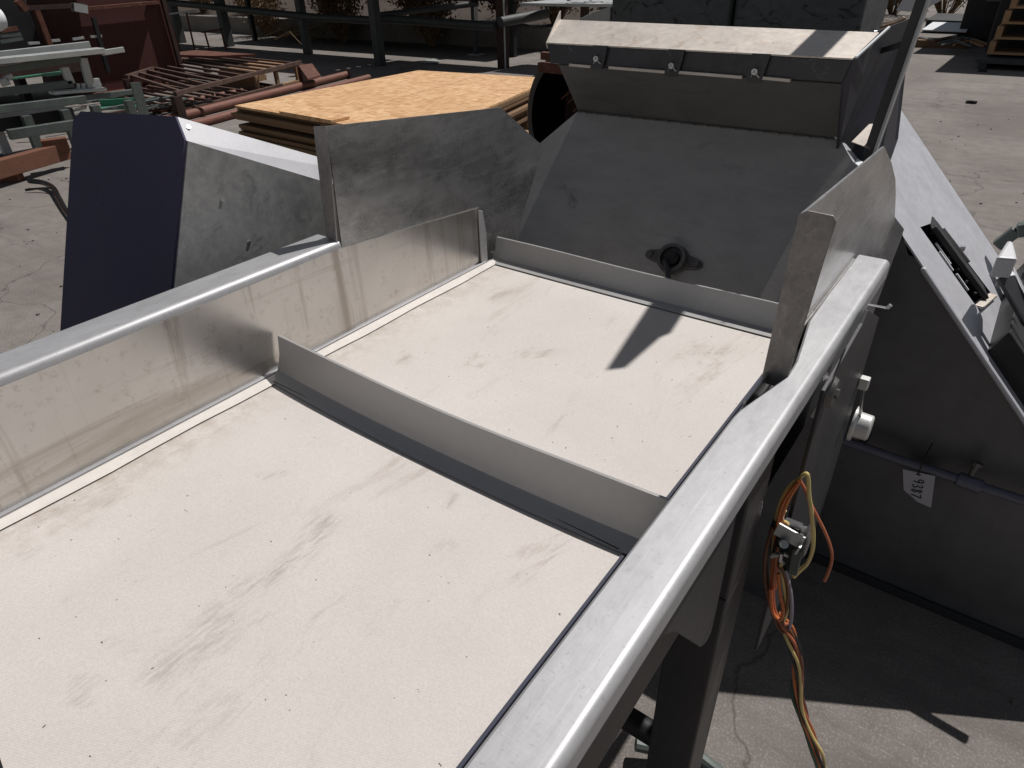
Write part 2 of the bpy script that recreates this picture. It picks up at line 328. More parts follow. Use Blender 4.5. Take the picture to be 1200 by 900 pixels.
# ---------------------------------------------------------------- mesh helpers
class MB:
    def __init__(s): s.v = []; s.f = []; s.sm = []
    def add(s, vs, fs, smooth=False):
        k = len(s.v); s.v += [Vector(p) for p in vs]
        for f in fs: s.f.append([i+k for i in f]); s.sm.append(smooth)
        return s
    def box(s, x0, x1, y0, y1, z0, z1):
        return s.hexa([(x0, y0, z0), (x1, y0, z0), (x1, y1, z0), (x0, y1, z0)], (0, 0, z1-z0))
    def hexa(s, poly, ext):  # polygon extruded by a vector
        n = len(poly); e = Vector(ext); a = [Vector(p) for p in poly]
        nn = Vector((0, 0, 0))
        for i in range(n): nn += a[i].cross(a[(i+1) % n])
        if nn.dot(e) > 0: a = a[::-1]
        b = [p+e for p in a]
        fs = [list(range(n)), [n+i for i in range(n)][::-1]]
        for i in range(n): j = (i+1) % n; fs.append([j, i, n+i, n+j])
        return s.add(a+b, fs)
    def bar(s, p0, p1, w, h, upv=(0, 0, 1)):  # rectangular bar between two points
        p0, p1 = Vector(p0), Vector(p1); d = (p1-p0).normalized(); u = Vector(upv)
        sd = d.cross(u)
        if sd.length < 1e-4: sd = d.cross(Vector((0, 1, 0)))
        sd.normalize(); u = sd.cross(d).normalized()
        q = [p0+sd*a*w/2+u*b*h/2 for a, b in ((-1, -1), (1, -1), (1, 1), (-1, 1))]
        return s.hexa(q, p1-p0)
    def tube(s, pts, r, seg=10, cap=True):
        pts = [Vector(p) for p in pts]; n = len(pts); rr = r if isinstance(r, (list, tuple)) else [r]*n
        d = (pts[1]-pts[0]).normalized(); a = d.orthogonal().normalized(); vs = []; fs = []
        for i, p in enumerate(pts):
            dd = (pts[min(i+1, n-1)]-pts[max(i-1, 0)]).normalized()
            a = (a-dd*a.dot(dd)).normalized(); b = dd.cross(a)
            for k in range(seg):
                t = 2*math.pi*k/seg; vs.append(p+(a*math.cos(t)+b*math.sin(t))*rr[i])
        for i in range(n-1):
            for k in range(seg):
                k2 = (k+1) % seg; fs.append([i*seg+k, i*seg+k2, (i+1)*seg+k2, (i+1)*seg+k])
        s.add(vs, fs, True)
        if cap:
            s.add(vs[:seg], [list(range(seg))[::-1]]); s.add(vs[-seg:], [list(range(seg))])
        return s
    def ring(s, c, n, ro, ri, th, seg=40):  # washer / open ring with thickness along n
        c = Vector(c); n = Vector(n).normalized(); a = n.orthogonal().normalized(); b = n.cross(a); vs = []; fs = []
        for k in range(seg):
            t = 2*math.pi*k/seg; e = a*math.cos(t)+b*math.sin(t)
            vs += [c+e*ri, c+e*ro, c+e*ro+n*th, c+e*ri+n*th]
        for k in range(seg):
            j = (k+1) % seg
            for q in range(4): fs.append([k*4+q, k*4+(q+1) % 4, j*4+(q+1) % 4, j*4+q])
        return s.add(vs, fs, False)
    def loft(s, rows, smooth=False):
        n = len(rows[0]); vs = [p for r_ in rows for p in r_]; fs = []
        for i in range(len(rows)-1):
            for k in range(n-1): fs.append([i*n+k, i*n+k+1, (i+1)*n+k+1, (i+1)*n+k])
        return s.add(vs, fs, smooth)
    def build(s, name, m, parent=None, bevel=0, solid=0, wn=False, sharp=32, seg=2):
        me = bpy.data.meshes.new(name)
        off = Vector(parent['base']) if parent is not None and 'base' in parent else Vector((0, 0, 0))
        me.from_pydata([tuple(p-off) for p in s.v], [], s.f); me.update()
        for p, q in zip(me.polygons, s.sm): p.use_smooth = q
        bm = bmesh.new(); bm.from_mesh(me); 
        if solid:
            for f in bm.faces: f.normal_update()
            bmesh.ops.recalc_face_normals(bm, faces=bm.faces)
            bmesh.ops.solidify(bm, geom=list(bm.faces), thickness=solid)
        bmesh.ops.recalc_face_normals(bm, faces=bm.faces)
        bm.to_mesh(me); bm.free()
        o = bpy.data.objects.new(name, me); COL.objects.link(o); me.materials.append(M[m] if isinstance(m, str) else m)
        if parent is not None: o.parent = parent
        if any(s.sm):
            me.set_sharp_from_angle(angle=R(sharp))
            if wn: md = o.modifiers.new('wn', 'WEIGHTED_NORMAL'); md.keep_sharp = True; md.weight = 80
        if bevel:
            md = o.modifiers.new('bevel', 'BEVEL'); md.width = bevel; md.segments = seg; md.limit_method = 'ANGLE'; md.angle_limit = R(35)
        return o
def thing(name, label, cat, base, group=None):
    o = bpy.data.objects.new(name, None); COL.objects.link(o); o.location = base
    o['base'] = list(base); o['label'] = label; o['category'] = cat; o.empty_display_size = .1
    if group: o['group'] = group
    return o
def tag(o, label, cat, group=None):
    o['label'] = label; o['category'] = cat
    if group: o['group'] = group
    return o
def struct(o, kind='structure'): o['kind'] = kind; return o
def sub(parent_obj, parent_thing):   # sub-part: shares the base offset of its thing
    parent_obj['base'] = parent_thing['base']; return parent_obj
def recenter(o):   # top-level single mesh: put the origin at its base
    vs = [v.co for v in o.data.vertices]; n = len(vs)
    cx = sum(v.x for v in vs)/n; cy = sum(v.y for v in vs)/n; cz = min(v.z for v in vs)
    o.data.transform(Matrix.Translation((-cx, -cy, -cz))); o.location = (cx, cy, cz); return o
def arc(cx, cz, r, a0, a1, n=6):
    return [(cx+r*math.cos(R(a0+(a1-a0)*i/n)), cz+r*math.sin(R(a0+(a1-a0)*i/n))) for i in range(n+1)]

# ================================================================= SETTING
g = MB(); g.add([(-150, -60, 0), (90, -60, 0), (90, 160, 0), (-150, 160, 0)], [[0, 1, 2, 3]])
struct(g.build('ground', 'ground'))
# hillside beyond the low wall
rows = []
for j in range(14):
    y = 12.75 + j*2.2; row = []
    for i in range(40):
        x = -45 + i*1.05
        row.append((x, y, .34 + max(0, j)*.42 + random.uniform(-.12, .12)*(j > 0)))
    rows.append(row)
hl = MB().loft(rows, True).build('hillside', 'hill'); struct(hl)

# ================================================================= BELT CONVEYOR
H = .98; XL = -.964; XR = -.168; ZR = 1.167; Y0 = -1.7
cv = thing('belt_conveyor', 'long stainless steel conveyor with wide cream cleated belt between raised side rails in the foreground', 'conveyor', (-.57, .2, 0))
# belt: flat run, then round the end pulley
prof = [(Y0, H)] + [(Y0+(1.2-Y0)*i/30, H) for i in range(1, 31)]
yc = 1.2; rp = .075
prof += [(yc+rp*math.sin(R(a)), H-rp+rp*math.cos(R(a))) for a in range(15, 181, 15)]
prof += [(Y0, H-2*rp)]
b = MB()
rows = []
for (y, z) in prof: rows.append([(-.956+(.712)*k/6, y, z) for k in range(7)])
b.loft(rows, True); belt = b.build('belt', 'belt', cv, solid=.005)
# pale raised strip where the belt edge curls up against the left wall
b = MB(); n = 40; rows = []
for i in range(n+1):
    y = Y0+(1.19-Y0)*i/n
    wob = .002*math.sin(i*1.7)
    rows.append([(-.930+wob, y, H+.0026), (-.938, y, H+.0042), (-.950, y, H+.0062), (-.9535, y, H+.002)])
b.loft(rows, True); b.build('belt_edge', 'belt_edge', cv)
MB().box(-.9635, -.9545, Y0, 1.17, H-.02, H+.007).build('wear_strip', 'rail', cv, bevel=.001)
MB().box(-.243, -.172, Y0, 1.21, H-.03, H-.006).build('gap_shade_strip', 'slate', cv)  # dark strip painted where the gap lies in shade
MB().box(-.2435, -.2395, Y0, 1.21, H-.006, H+.003).build('wear_strip', 'slate', cv)  # thin dark strip, its colour continuing the painted gap shade
# splice line across the belt near the camera
sp0, sp1 = at(0, 828, z=H+.003), at(20, 900, z=H+.003)
MB().bar((-.951, -.001+.035, H+.0028), (-.25, -.08, H+.0028), .0022, .0008).build('belt_splice', 'dark', cv)
# bed pan under the belt
MB().box(-.955, -.18, Y0, 1.14, .925, .945).build('slider_bed', 'frame', cv)

def cleat(y0, hgt, lean, bow, xa, xb, q_=1.0):
    pr = [(-.030, .0030), (-.022, .0042), (-.0115*q_, .006*q_+.001), (-.006*q_, .011*q_), (-.0025*q_, .020*q_), (lean*.45, hgt*.5), (lean, hgt),
          (lean+.0045, hgt), (lean*.5+.0045, hgt*.5), (.006, .020), (.010, .010), (.018, .0042), (.030, .0030), (.030, .0026), (-.030, .0026)]
    rows = []
    for i in range(25):
        t = i/24; x = xa+(xb-xa)*t; bo = -bow*(1-(2*t-1)**2)
        rows.append([(x, y0+bo+dy, H+dz + (0.0012*math.sin(t*9) if dz > .03 else 0)) for dy, dz in pr+[pr[0]]])
    m = MB().loft(rows, True)
    for r_, rev in ((rows[0], 1), (rows[-1], 0)):
        m.add(r_[:-1], [list(range(len(pr)))[::-1] if rev else list(range(len(pr)))])
    return m
cleat(.567, .073, .010, .013, -.951, -.203).build('cleat', 'cleat', cv)
cleat(1.205, .052, .012, .003, -.958, -.203, .5).build('cleat', 'cleat', cv)
MB().bar((-.945, .5385, H+.0035), (-.25, .5385-.002, H+.0035), .0012, .0012).build('cleat_seam', 'dark', cv)

# left side wall with rolled top rail
def lprof(zt=ZR): return [(XL, .93), (XL, 1.02), (XL, zt-.014)] + arc(XL-.012, zt-.012, .012, 0, 90, 5) + [(XL-.04, zt), (XL-.062, zt)] + arc(XL-.062, zt-.012, .012, 90, 180, 5) + [(XL-.074, zt-.03)]
b = MB(); pr = lprof(); ys_ = [Y0+(.757-Y0)*i/20 for i in range(21)]
b.loft([[(x, y, z) for x, z in pr[:3]] for y in ys_], True)
b.build('side_wall', 'stainless', cv, solid=.002)
b = MB(); b.loft([[(x, y, z) for x, z in pr[2:]] for y in ys_], True)
b.build('top_rail', 'rail', cv, solid=.002, wn=True, sharp=26)
# far part of the wall, stepping down under the side plate
wallfar = [(XL+.001, .757, .95), (XL+.001, 1.165, .95), (XL+.001, 1.165, 1.117), (XL+.001, .95, 1.137), (XL+.001, .757, 1.152)]
MB().hexa(wallfar, (-.004, 0, 0)).build('side_wall', 'stainless', cv)
MB().hexa([(XL+.003, 1.155, .972), (XL+.003, 1.178, .972), (XL+.003, 1.178, 1.05), (XL+.003, 1.168, 1.11), (XL+.003, 1.155, 1.115)], (.004, 0, 0)).build('end_strip', 'rail', cv, bevel=.001)
# left side plate, leaning out from the wall above the crease
P0 = at(397, 292.5, x=XL-.003); P1 = at(383, 148, x=XL-.003); P2 = at(587, 126, x=XL-.003); P3 = at(637, 172, x=XL-.003); P4 = at(605, 277, x=XL-.003); P5 = Vector((XL-.003, P0.y, 1.0))
def sheet(pts, th, name, m, par, bevel=0):
    a = [Vector(p) for p in pts]; nn = Vector((0, 0, 0))
    for i in range(len(a)): nn += a[i].cross(a[(i+1) % len(a)])
    nn.normalize()
    return MB().hexa(a, nn*th).build(name, m, par, bevel=bevel)
lp = MB()
lp.hexa([P5, P1, P2, P3, P4, P4+Vector((0, -.02, -.05))], (-.003, 0, 0))
lpo = lp.build('side_plate', 'plate', cv)
F = [P1+Vector((0, .0, .001)), P0+Vector((0, -.004, -.01)), at(390, 278, y=.745), at(367, 150, y=.775)]
F2 = [Vector((XL-.004, P1.y, P1.z)), Vector((XL-.004, P0.y-.002, 1.158)), Vector((XL-.031, P0.y-.002, 1.1705)), Vector((XL-.040, P1.y, P1.z-.004))]
sheet(F2, .003, 'plate_flange', 'flange', sub(lpo, cv), .0008)
# right rail
def rprof(xi):
    return [(xi+.0005, 1.140), (xi+.0005, 1.1645), (xi+.003, ZR), (-.142 if xi < -.15 else -.137, ZR), (-.1255, ZR)] + arc(-.1255, ZR-.0095, .0095, 78, 0, 7) + [(-.116, 1.1375)]
st = [(Y0, XR), (-.5, XR), (.2, XR), (.62, XR), (.640, XR+.001), (.742, -.1455), (.78, -.1470), (.84, -.156), (.90, -.1655), (1.0, -.1672), (1.187, -.1672)]
b = MB(); rows = [[(x, y, z) for x, z in rprof(xi)] for y, xi in st]
b.loft(rows, True)
b.build('top_rail', 'rail', cv, solid=.0025, wn=True, sharp=26)
# right inner wall
MB().hexa([(XR-.001, Y0, .95), (XR-.001, 1.17, .95), (XR-.001, 1.17, 1.165), (XR-.001, .66, 1.165), (XR-.001, .66, 1.160), (XR-.001, Y0, 1.160)], (.003, 0, 0)).build('side_wall', 'stainless', cv)
# right side plate and its flange
q = [(.742, 1.168), (.755, 1.358), (1.178, 1.343), (1.30, 1.292), (1.404, 1.24), (1.47, 1.195), (1.511, 1.163), (1.608, 1.081), (1.55, .98), (1.19, .98), (1.17, 1.166)]
rp_ = MB().hexa([(XR-.004, y, z) for y, z in q], (.003, 0, 0)).build('side_plate', 'plate', cv)
fl = [(XR-.0045, .738, 1.150), (XR-.0045, .752, 1.358), (XR+.004, .752, 1.3635), (-.138, .752, 1.3625), (-.1335, .752, 1.357), (-.1345, .750, 1.34), (-.1435, .738, 1.150)]
MB().hexa([Vector(p) for p in fl], (0, -.003, 0)).build('plate_flange', 'flange', sub(rp_, cv), bevel=.0008)
# under structure on the near right side
MB().box(-.164, -.158, Y0, 1.17, .90, 1.135).build('side_channel', 'frame', cv)
MB().box(-.975, -.969, Y0, 1.17, .90, 1.12).build('side_channel', 'frame', cv)
def rounded(pts, r, which, x):
    return pts
g1 = [(.30, 1.145), (.535, 1.145), (.535, .935), (.531, .925), (.520, .922), (.50, .935), (.397, 1.075), (.37, 1.10)]
MB().hexa([(-.122, y, z) for y, z in g1], (-.004, 0, 0)).build('gusset', 'frame', cv, bevel=.0008)
g2 = [(.775, 1.14), (.955, 1.155), (.975, 1.168), (1.145, 1.084), (1.175, .64), (1.168, .606), (1.14, .592), (.80, .60)]
gp = MB().hexa([(-.1045, y, z) for y, z in g2], (-.005, 0, 0)).build('gusset', 'frame', cv, bevel=.001)
# pulley, shaft and take-up bearing on the gusset
MB().tube([(-.95, 1.2, H-rp), (-.25, 1.2, H-rp)], .068, 28).build('end_pulley', 'dark', cv)
MB().tube([(-1.02, 1.2, H-rp), (-.112, 1.2, H-rp)], .016, 16).build('pulley_shaft', 'zinc', cv)
q0 = at(1003, 497, x=-.100)
bb = MB().tube([q0+Vector((-.006, 0, 0)), q0, q0+Vector((.001, 0, 0)), q0+Vector((.026, 0, 0)), q0+Vector((.028, 0, 0))], [.036, .036, .027, .026, .022], 30).build('bearing_cap', 'white_paint', cv, bevel=.002)
q1 = at(1013, 447, x=-.096)
MB().box(-.104, -.088, q1.y-.008, q1.y+.008, q1.z-.014, q1.z+.008).build('adjuster_block', 'white_paint', sub(bb, cv), bevel=.002)
MB().tube([q1, q0+Vector((.003, 0, .02))], .003, 8).build('adjuster_screw', 'zinc', sub(bb, cv))
pb = at(975, 460, x=-.10)
MB().tube([pb+Vector((-.004, 0, 0)), pb+Vector((.004, 0, 0))], [.022, .018], 20).tube([pb, pb+Vector((.008, 0, 0))], .007, 6).build('hub_bolt', 'castiron', cv)
h0 = at(1018, 357, x=-.1); h1 = at(1040, 361, x=-.06)
MB().tube([h0, h1], .0013, 8).tube([h1, h1+Vector((.002, 0, .004))], .002, 8).build('hook_pin', 'zinc', cv)
# legs and braces
for (x0, x1, y0, y1) in ((-.205, -.132, .625, .715), (-1.03, -.965, .625, .715), (-.205, -.132, -1.2, -1.11), (-1.03, -.965, -1.2, -1.11)):
    lg = MB().box(x0, x1, y0, y1, .012, .88).box(max(x0, -.157) if x0 > -.5 else x0, x1 if x0 > -.5 else -.985, y0+.001, y1-.001, .88, 1.13).build('leg', 'frame', cv, bevel=.003)
    MB().box(x0-.03, x1+.03, y0-.03, y1+.03, 0, .012).build('foot_plate', 'frame', sub(lg, cv))
MB().tube([(-.17, .67, .42), (-1.0, .67, .42)], .022, 14).build('cross_brace', 'dark', cv)
MB().tube([(-.17, .67, .20), (-.17, -1.15, .20)], .022, 14).build('long_brace', 'frame', cv)
a0, a1 = at(735, 845, z=.25), at(775, 872, z=.25)
MB().tube([at(745, 872, z=.05), at(820, 888, z=.03), at(845, 905, z=.02), at(850, 940, z=.02)], .016, 10).build('drain_pipe', 'alu_dull', cv)

# ---------------------------------------------------------------- wires and their bracket
YW = .752
br = thing('switch_bracket', 'small bent metal switch bracket bolted beside the rail with wires clamped in it', 'bracket', at(925, 650, y=YW))
def W(px, py, dy=0.0): return at(px, py, y=YW+dy)
def strap(pts, w, name, m, th=.0025):
    bq = MB()
    for a_, c_ in zip(pts[:-1], pts[1:]): bq.bar(a_, c_, w, th, (0, 0, 1))
    return bq.build(name, m, br, bevel=.0005)
ub = sheet([W(913, 613), W(945, 619), W(951, 611), W(954, 614), W(950, 634), W(944, 650), W(938, 657), W(934, 652), W(941, 640), W(943, 628), W(936, 620), W(928, 618), W(920, 622), W(914, 620)], .004, 'arch_plate', 'zinc', br)
sheet([W(910, 620, -.012), W(938, 637, -.012), W(938, 655, -.012), W(930, 672, -.012), W(912, 668, -.012)], .02, 'switch_body', 'dark', br, .001)
MB().bar(W(910, 619, -.016), W(940, 636, -.016), .022, .0026, (0, 1, 0)).bar(W(940, 636, -.016), W(935, 644, -.016), .022, .0026, (1, 0, 0)).build('bracket_lip', 'white_paint', br)
MB().bar(W(935, 644, -.014), W(929, 672, -.014), .012, .006, (0, 1, 0)).build('lever', 'alu_dull', br, bevel=.001)
MB().tube([W(917, 636, -.018), W(919, 638, -.028)], .006, 10).build('rivet', 'alu', br)
MB().tube([W(905, 652, -.02), W(911, 650, -.03), W(917, 648, -.03), W(922, 651, -.02)], .0035, 8).tube([W(915, 648, -.03), W(914, 656, -.03), W(918, 660, -.02)], .003, 8).build('clamp', 'zinc', br)
MB().box(-.112, -.085, YW-.01, YW+.02, .88, .93).build('mount_block', 'dark', br, bevel=.002)
wb = thing('wire_bundle', 'bundle of orange, yellow and brown wires looped through the bracket and hanging to the ground', 'wires', W(940, 800))
def smooth_path(pts, n=6):
    P = [Vector(p) for p in pts]; P = [P[0]*2-P[1]]+P+[P[-1]*2-P[-2]]; out = []
    for i in range(1, len(P)-2):
        for k in range(n):
            t = k/n; a_, b_, c_, d_ = P[i-1], P[i], P[i+1], P[i+2]
            out.append(.5*((2*b_)+(c_-a_)*t+(2*a_-5*b_+4*c_-d_)*t*t+(3*b_-a_-3*c_+d_)*t**3))
    out.append(P[-2]); return out
def wire(pix, r, m, dy=0.0, extra=None):
    pts = [W(x, y, dy + (q_[0] if q_ else 0)) for (x, y, *q_) in pix]
    if extra: pts += extra
    return MB().tube(smooth_path(pts), r, 8).build('wire', m, wb)
wire([(906, 655), (908, 625), (912, 597), (922, 574), (934, 563), (944, 555), (947, 561), (948, 580), (951, 600), (953, 625), (952, 645), (946, 660), (938, 668), (930, 676)], .0028, 'w_yellow')
wire([(903, 700), (906, 660), (910, 625), (915, 598), (924, 579), (937, 564), (933, 570), (924, 585), (917, 605), (913, 640), (908, 690)], .0027, 'w_orange', -.006)
wire([(937, 562), (944, 575), (950, 590), (958, 606), (966, 622), (973, 640), (975, 655), (971, 670), (966, 681)], .0022, 'w_red', .004)
wire([(912, 640), (909, 660), (906, 690), (908, 715), (915, 728), (925, 733)], .0028, 'w_red', -.01)
wire([(908, 610), (902, 630), (900, 660), (902, 700), (908, 720), (917, 733), (926, 738)], .003, 'w_black', -.002)
wire([(906, 618), (899, 640), (896, 668), (900, 700), (912, 735), (924, 742)], .0028, 'w_brown', -.006)
wire([(915, 660), (918, 680), (921, 700), (922, 715), (919, 727)], .0026, 'w_yellow', -.014)
wire([(912, 672), (914, 695), (918, 715), (914, 726), (905, 716), (903, 690)], .0026, 'w_orange', -.018)
wire([(920, 668), (926, 690), (928, 710), (927, 728), (924, 736)], .0026, 'w_grey', -.012)
wire([(916, 665), (923, 688), (922, 712), (917, 728), (924, 738)], .0024, 'w_brown', -.016)
wire([(920, 598), (916, 606), (910, 618), (914, 612), (921, 612), (926, 618)], .0024, 'w_yellow', .002)
core = [W(*p) for p in ((914, 722), (924, 738), (931, 755), (935, 775), (936, 795), (936, 815), (940, 835), (948, 858), (955, 878), (962, 900), (968, 925))]
core += [Vector((core[-1].x+.02, core[-1].y, .2)), Vector((core[-1].x+.05, core[-1].y-.03, .02)), Vector((core[-1].x+.12, core[-1].y-.1, .012))]
core = smooth_path(core, 7)
mats = ['w_orange', 'w_brown', 'w_green', 'w_orange', 'w_black', 'w_yellow', 'w_red', 'w_brown', 'w_black']
for k, mm in enumerate(mats):
    pts = []
    for i, p in enumerate(core):
        t = i*.055 + k*2*math.pi/len(mats) + .5*math.sin(i*.13+k)
        rr = .0062+.0012*math.sin(i*.3+k*2)
        if k in (2, 5): rr *= 1.35
        pts.append(p+Vector((math.cos(t)*rr, math.sin(t)*rr, 0)))
    MB().tube(pts, .0027, 8).build('wire', mm, wb)

# ================================================================= GUARD BOX left of the rail
c = -1.13
ga = at(219, 165, x=c); gb = at(203, 338, x=c); dirv = (gb-ga)
n_ = dirv.cross(Vector((1, 0, 0)))
def rpl(px, py, p0=ga, nn=n_):
    d = ray(px, py); t = (p0-CAM).dot(nn)/d.dot(nn); return CAM+d*t
gt = rpl(208, 137); gl1 = rpl(97, 131); gl2 = rpl(88, 142); gl3 = rpl(73, 388)
ext = dirv.normalized()*.75
gd = thing('drive_guard', 'tall boxy sheet metal guard with dark shade-coloured end and bright folded top edge', 'guard', (-1.32, .7, .35))
cb = at(370, 210, x=c); cb2 = at(370, 183, x=c-.036)
fd = (cb-ga).normalized()   # along the top edge, away from the camera
far = .62
a_low = ga+ext; 
# side facing the conveyor
sd = [ga, ga+fd*far, ga+fd*far+Vector((0, .02, -.75)), a_low]
gs = sheet(sd, -.004, 'side_sheet', 'guard', gd)
sheet([gt, gt+(cb2-gt)*1.9, ga+fd*far, ga], .003, 'top_fold', 'guard_top', gd)
gw = (gl1-gt); gll = gl2+(gl3-gl2).normalized()*.85
fr = [gt, gl1, gl2, gll, a_low, ga]
sheet(fr, .004, 'end_sheet', 'guard_end_shade', gd)
# top and back so that it is a closed box
tdir = (cb2-gt)*1.9
sheet([gt, gl1, gl1+tdir, gt+tdir], .003, 'top_sheet', 'guard', gd)
sheet([gl2, gll, gll+fd*far, gl2+fd*far], .003, 'side_sheet', 'guard', gd)
sheet([gl1, gl2, gl2+fd*far, gl1+tdir], .003, 'top_fold', 'guard_top', gd)
for (px, py) in ((260, 234), (292, 284)):
    p = at(px, py, x=c+.004); MB().tube([p, p+Vector((.002, 0, 0))], .0035, 8).build('screw', 'zinc', sub(gs, gd))
p = at(221, 149, x=c-.02); MB().tube([p, p+Vector((.001, 0, .001))], .0035, 8).build('screw', 'zinc', sub(gs, gd))
MB().box(-1.42, -1.36, .55, .62, 0, .5).box(-1.22, -1.16, .9, .97, 0, .5).build('support_leg', 'frame', gd)

# ================================================================= HOPPER at the end of the belt
hp = thing('discharge_hopper', 'dark steel receiving hopper with dusty folded lip behind the end of the belt', 'hopper', (-.68, 1.7, 0))
HL, HR, HY, HZ = -1.032, -.336, 1.706, 1.231
nw = Vector((0, -.818, .575))
dwn = Vector((0, -.575, -.818))
wl = [Vector((HL, HY, HZ)), Vector((HR, HY, HZ)), Vector((HR+.03, HY-.02, HZ-.03)), Vector((-.15, HY-.10, HZ-.145)), Vector((-.15, HY, HZ))+dwn*.62, Vector((-1.10, HY, HZ))+dwn*.62, Vector((-1.22, HY, HZ))+dwn*.22]
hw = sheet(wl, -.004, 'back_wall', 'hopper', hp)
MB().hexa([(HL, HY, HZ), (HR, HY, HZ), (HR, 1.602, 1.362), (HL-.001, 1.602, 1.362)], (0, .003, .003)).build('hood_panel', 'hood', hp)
MB().hexa([(HL-.025, 1.598, 1.366), (HR-.003, 1.598, 1.366), (HR+.008, 1.598, 1.408), (HL-.032, 1.598, 1.410)], (0, .005, 0)).build('clamp_strip', 'strip', hp, bevel=.001)
MB().hexa([(HL-.032, 1.594, 1.411), (HR+.009, 1.594, 1.409), (HR+.02, 1.735, 1.444), (HL-.085, 1.735, 1.452)], (0, 0, .003)).build('hood_lip', 'lip', hp)
lx = -.70
for (x0, x1) in ((-.995, -.90), (-.88, -.72), (-.695, -.545), (-.50, -.44)):
    MB().bar((x0, 1.594, 1.3655), (x1, 1.594, 1.364), .007, .006).build('seam_bar', 'lip', hp)
for px, py in ((702, 68), (790, 76), (887, 83)):
    p = at(px, py, y=1.596)
    tb = MB().hexa([(p.x-.020, 1.592, p.z-.024), (p.x+.014, 1.592, p.z-.024), (p.x+.026, 1.592, 1.413), (p.x-.014, 1.592, 1.413)], (0, -.003, 0)).build('tab', 'strip', hp)
    MB().tube([Vector((p.x, 1.590, p.z)), Vector((p.x, 1.579, p.z))], [.010, .007], 6).tube([Vector((p.x-.009, 1.589, p.z-.012)), Vector((p.x, 1.577, p.z+.002)), Vector((p.x+.009, 1.589, p.z-.012))], .0022, 6).build('bolt', 'zinc', sub(tb, hp))
# left wing of the hopper (thin bright edge rising above the lip)
sheet([(HL-.033, 1.594, 1.40), (HL-.087, 1.737, 1.445), (HL-.092, 1.745, 1.475), (HL-.036, 1.594, 1.413)], .003, 'lip_edge', 'lip', hp)
# right end: side wall running away from the camera
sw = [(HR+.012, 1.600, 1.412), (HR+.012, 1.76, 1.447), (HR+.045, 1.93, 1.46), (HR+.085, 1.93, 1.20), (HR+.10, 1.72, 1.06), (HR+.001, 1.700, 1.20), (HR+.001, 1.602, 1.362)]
MB().add([sw[0], sw[1], sw[2], sw[3], sw[4], sw[5], sw[6]], [[0, 1, 5, 6], [1, 2, 3, 4, 5]]).build('side_wall', 'hopper_side_shade', hp, solid=.004)
MB().bar((HR+.014, 1.596, 1.414), (HR+.026, 1.80, 1.452), .004, .004).build('side_edge', 'white', hp)
sheet([at(998, 166, y=1.72), at(1023, 141, y=1.80), at(1027, 148, y=1.80), at(1020, 174, y=1.74)], .002, 'lit_tab', 'lip', hp)
sheet([at(1001, 190, y=1.62), at(1005, 186, y=1.66), at(1012, 190, y=1.66), at(1008, 196, y=1.60)], .002, 'small_tab', 'white', hp)
wl_ = MB()
for k_ in range(60):
    t_ = k_/59; p_ = Vector((HL+(HR-HL)*t_, HY-.004, HZ+.001)); wl_.tube([p_, p_+Vector((.010, 0, .0015*math.sin(k_*2.1)))], .0028, 6)
wl_.build('weld_bead', 'hood', hp)
sm_ = MB()
for k_ in range(7):
    u_ = random.uniform(HL+.05, HR-.05); v_ = random.uniform(.03, .22); p_ = Vector((u_, HY, HZ))+dwn*v_+nw*.0005
    sm_.tube([p_, p_+Vector((random.uniform(-.03, .03), 0, 0))+dwn*random.uniform(.004, .02)], .0007, 5)
sm_.build('scratch_burr', 'strip', hp)
# body below so that the hopper stands on the ground
MB().hexa([(-1.08, 1.46, 0), (-.19, 1.46, 0), (-.19, 1.95, 0), (-1.08, 1.95, 0)], (0, 0, .75)).build('base_box', 'incl_side', hp)
# upright angle bar; unseen arm and link added to throw shadows on belt and hood
u0, u1 = at(1012, 196, y=1.74), at(1087, -20, y=1.76)
dd = (u1-u0).normalized()
ub_ = MB().bar(u0, u0+dd*.75, .022, .004, (0, 1, 0)).build('upright_bar', 'frame', hp, bevel=.0008)
MB().bar(u0+Vector((.013, 0, 0)), u0+dd*.75+Vector((.013, 0, 0)), .005, .03, (0, 1, 0)).build('upright_flange', 'rail', sub(ub_, hp))
top = u0+dd*.75
za = 2.13
arm_pts = [(x-.012, y+.068, z) for x, y, z in [(-.315, 2.45, za), (-.249, 2.45, za), (-.249, 1.86, za), (-.231, 1.747, za), (-.240, 1.72, za), (-.242, 1.586, za), (-.266, 1.56, za), (-.318, 1.824, za)]]
MB().bar(top, (-.275, 2.02, za-.004), .03, .012).build('shadow_link', 'frame', hp)
MB().hexa(arm_pts, (0, 0, .006)).build('shadow_arm', 'frame', hp)
# black latch between bar and hood side
MB().bar(at(1022, 62, y=1.80), at(1075, 46, y=1.84), .012, .014).build('latch', 'black', hp, bevel=.002)
MB().bar(at(1024, 38, y=1.85), at(1026, 72, y=1.82), .012, .018).build('latch_plate', 'black', hp, bevel=.002)
for i, (pp, m_) in enumerate((([(1030, 31), (1050, 26), (1062, 20), (1060, 27), (1050, 32), (1032, 34)], 'wood_pale'), ([(1033, 26), (1047, 24), (1058, 19), (1060, 21), (1048, 28), (1034, 29)], 'lip'))):
    sheet([at(x, y, y=1.95+.02*i) for x, y in pp], .006, 'lid_scrap', m_, hp)
sheet([at(1050, 12, y=2.1), at(1060, -4, y=2.1), at(1112, -12, y=2.1), at(1100, 2, y=2.1), at(1081, 12, y=2.1), at(1079, 8, y=2.1), at(1066, 14, y=2.1)], .006, 'lid_sheet', 'guard_top', hp)
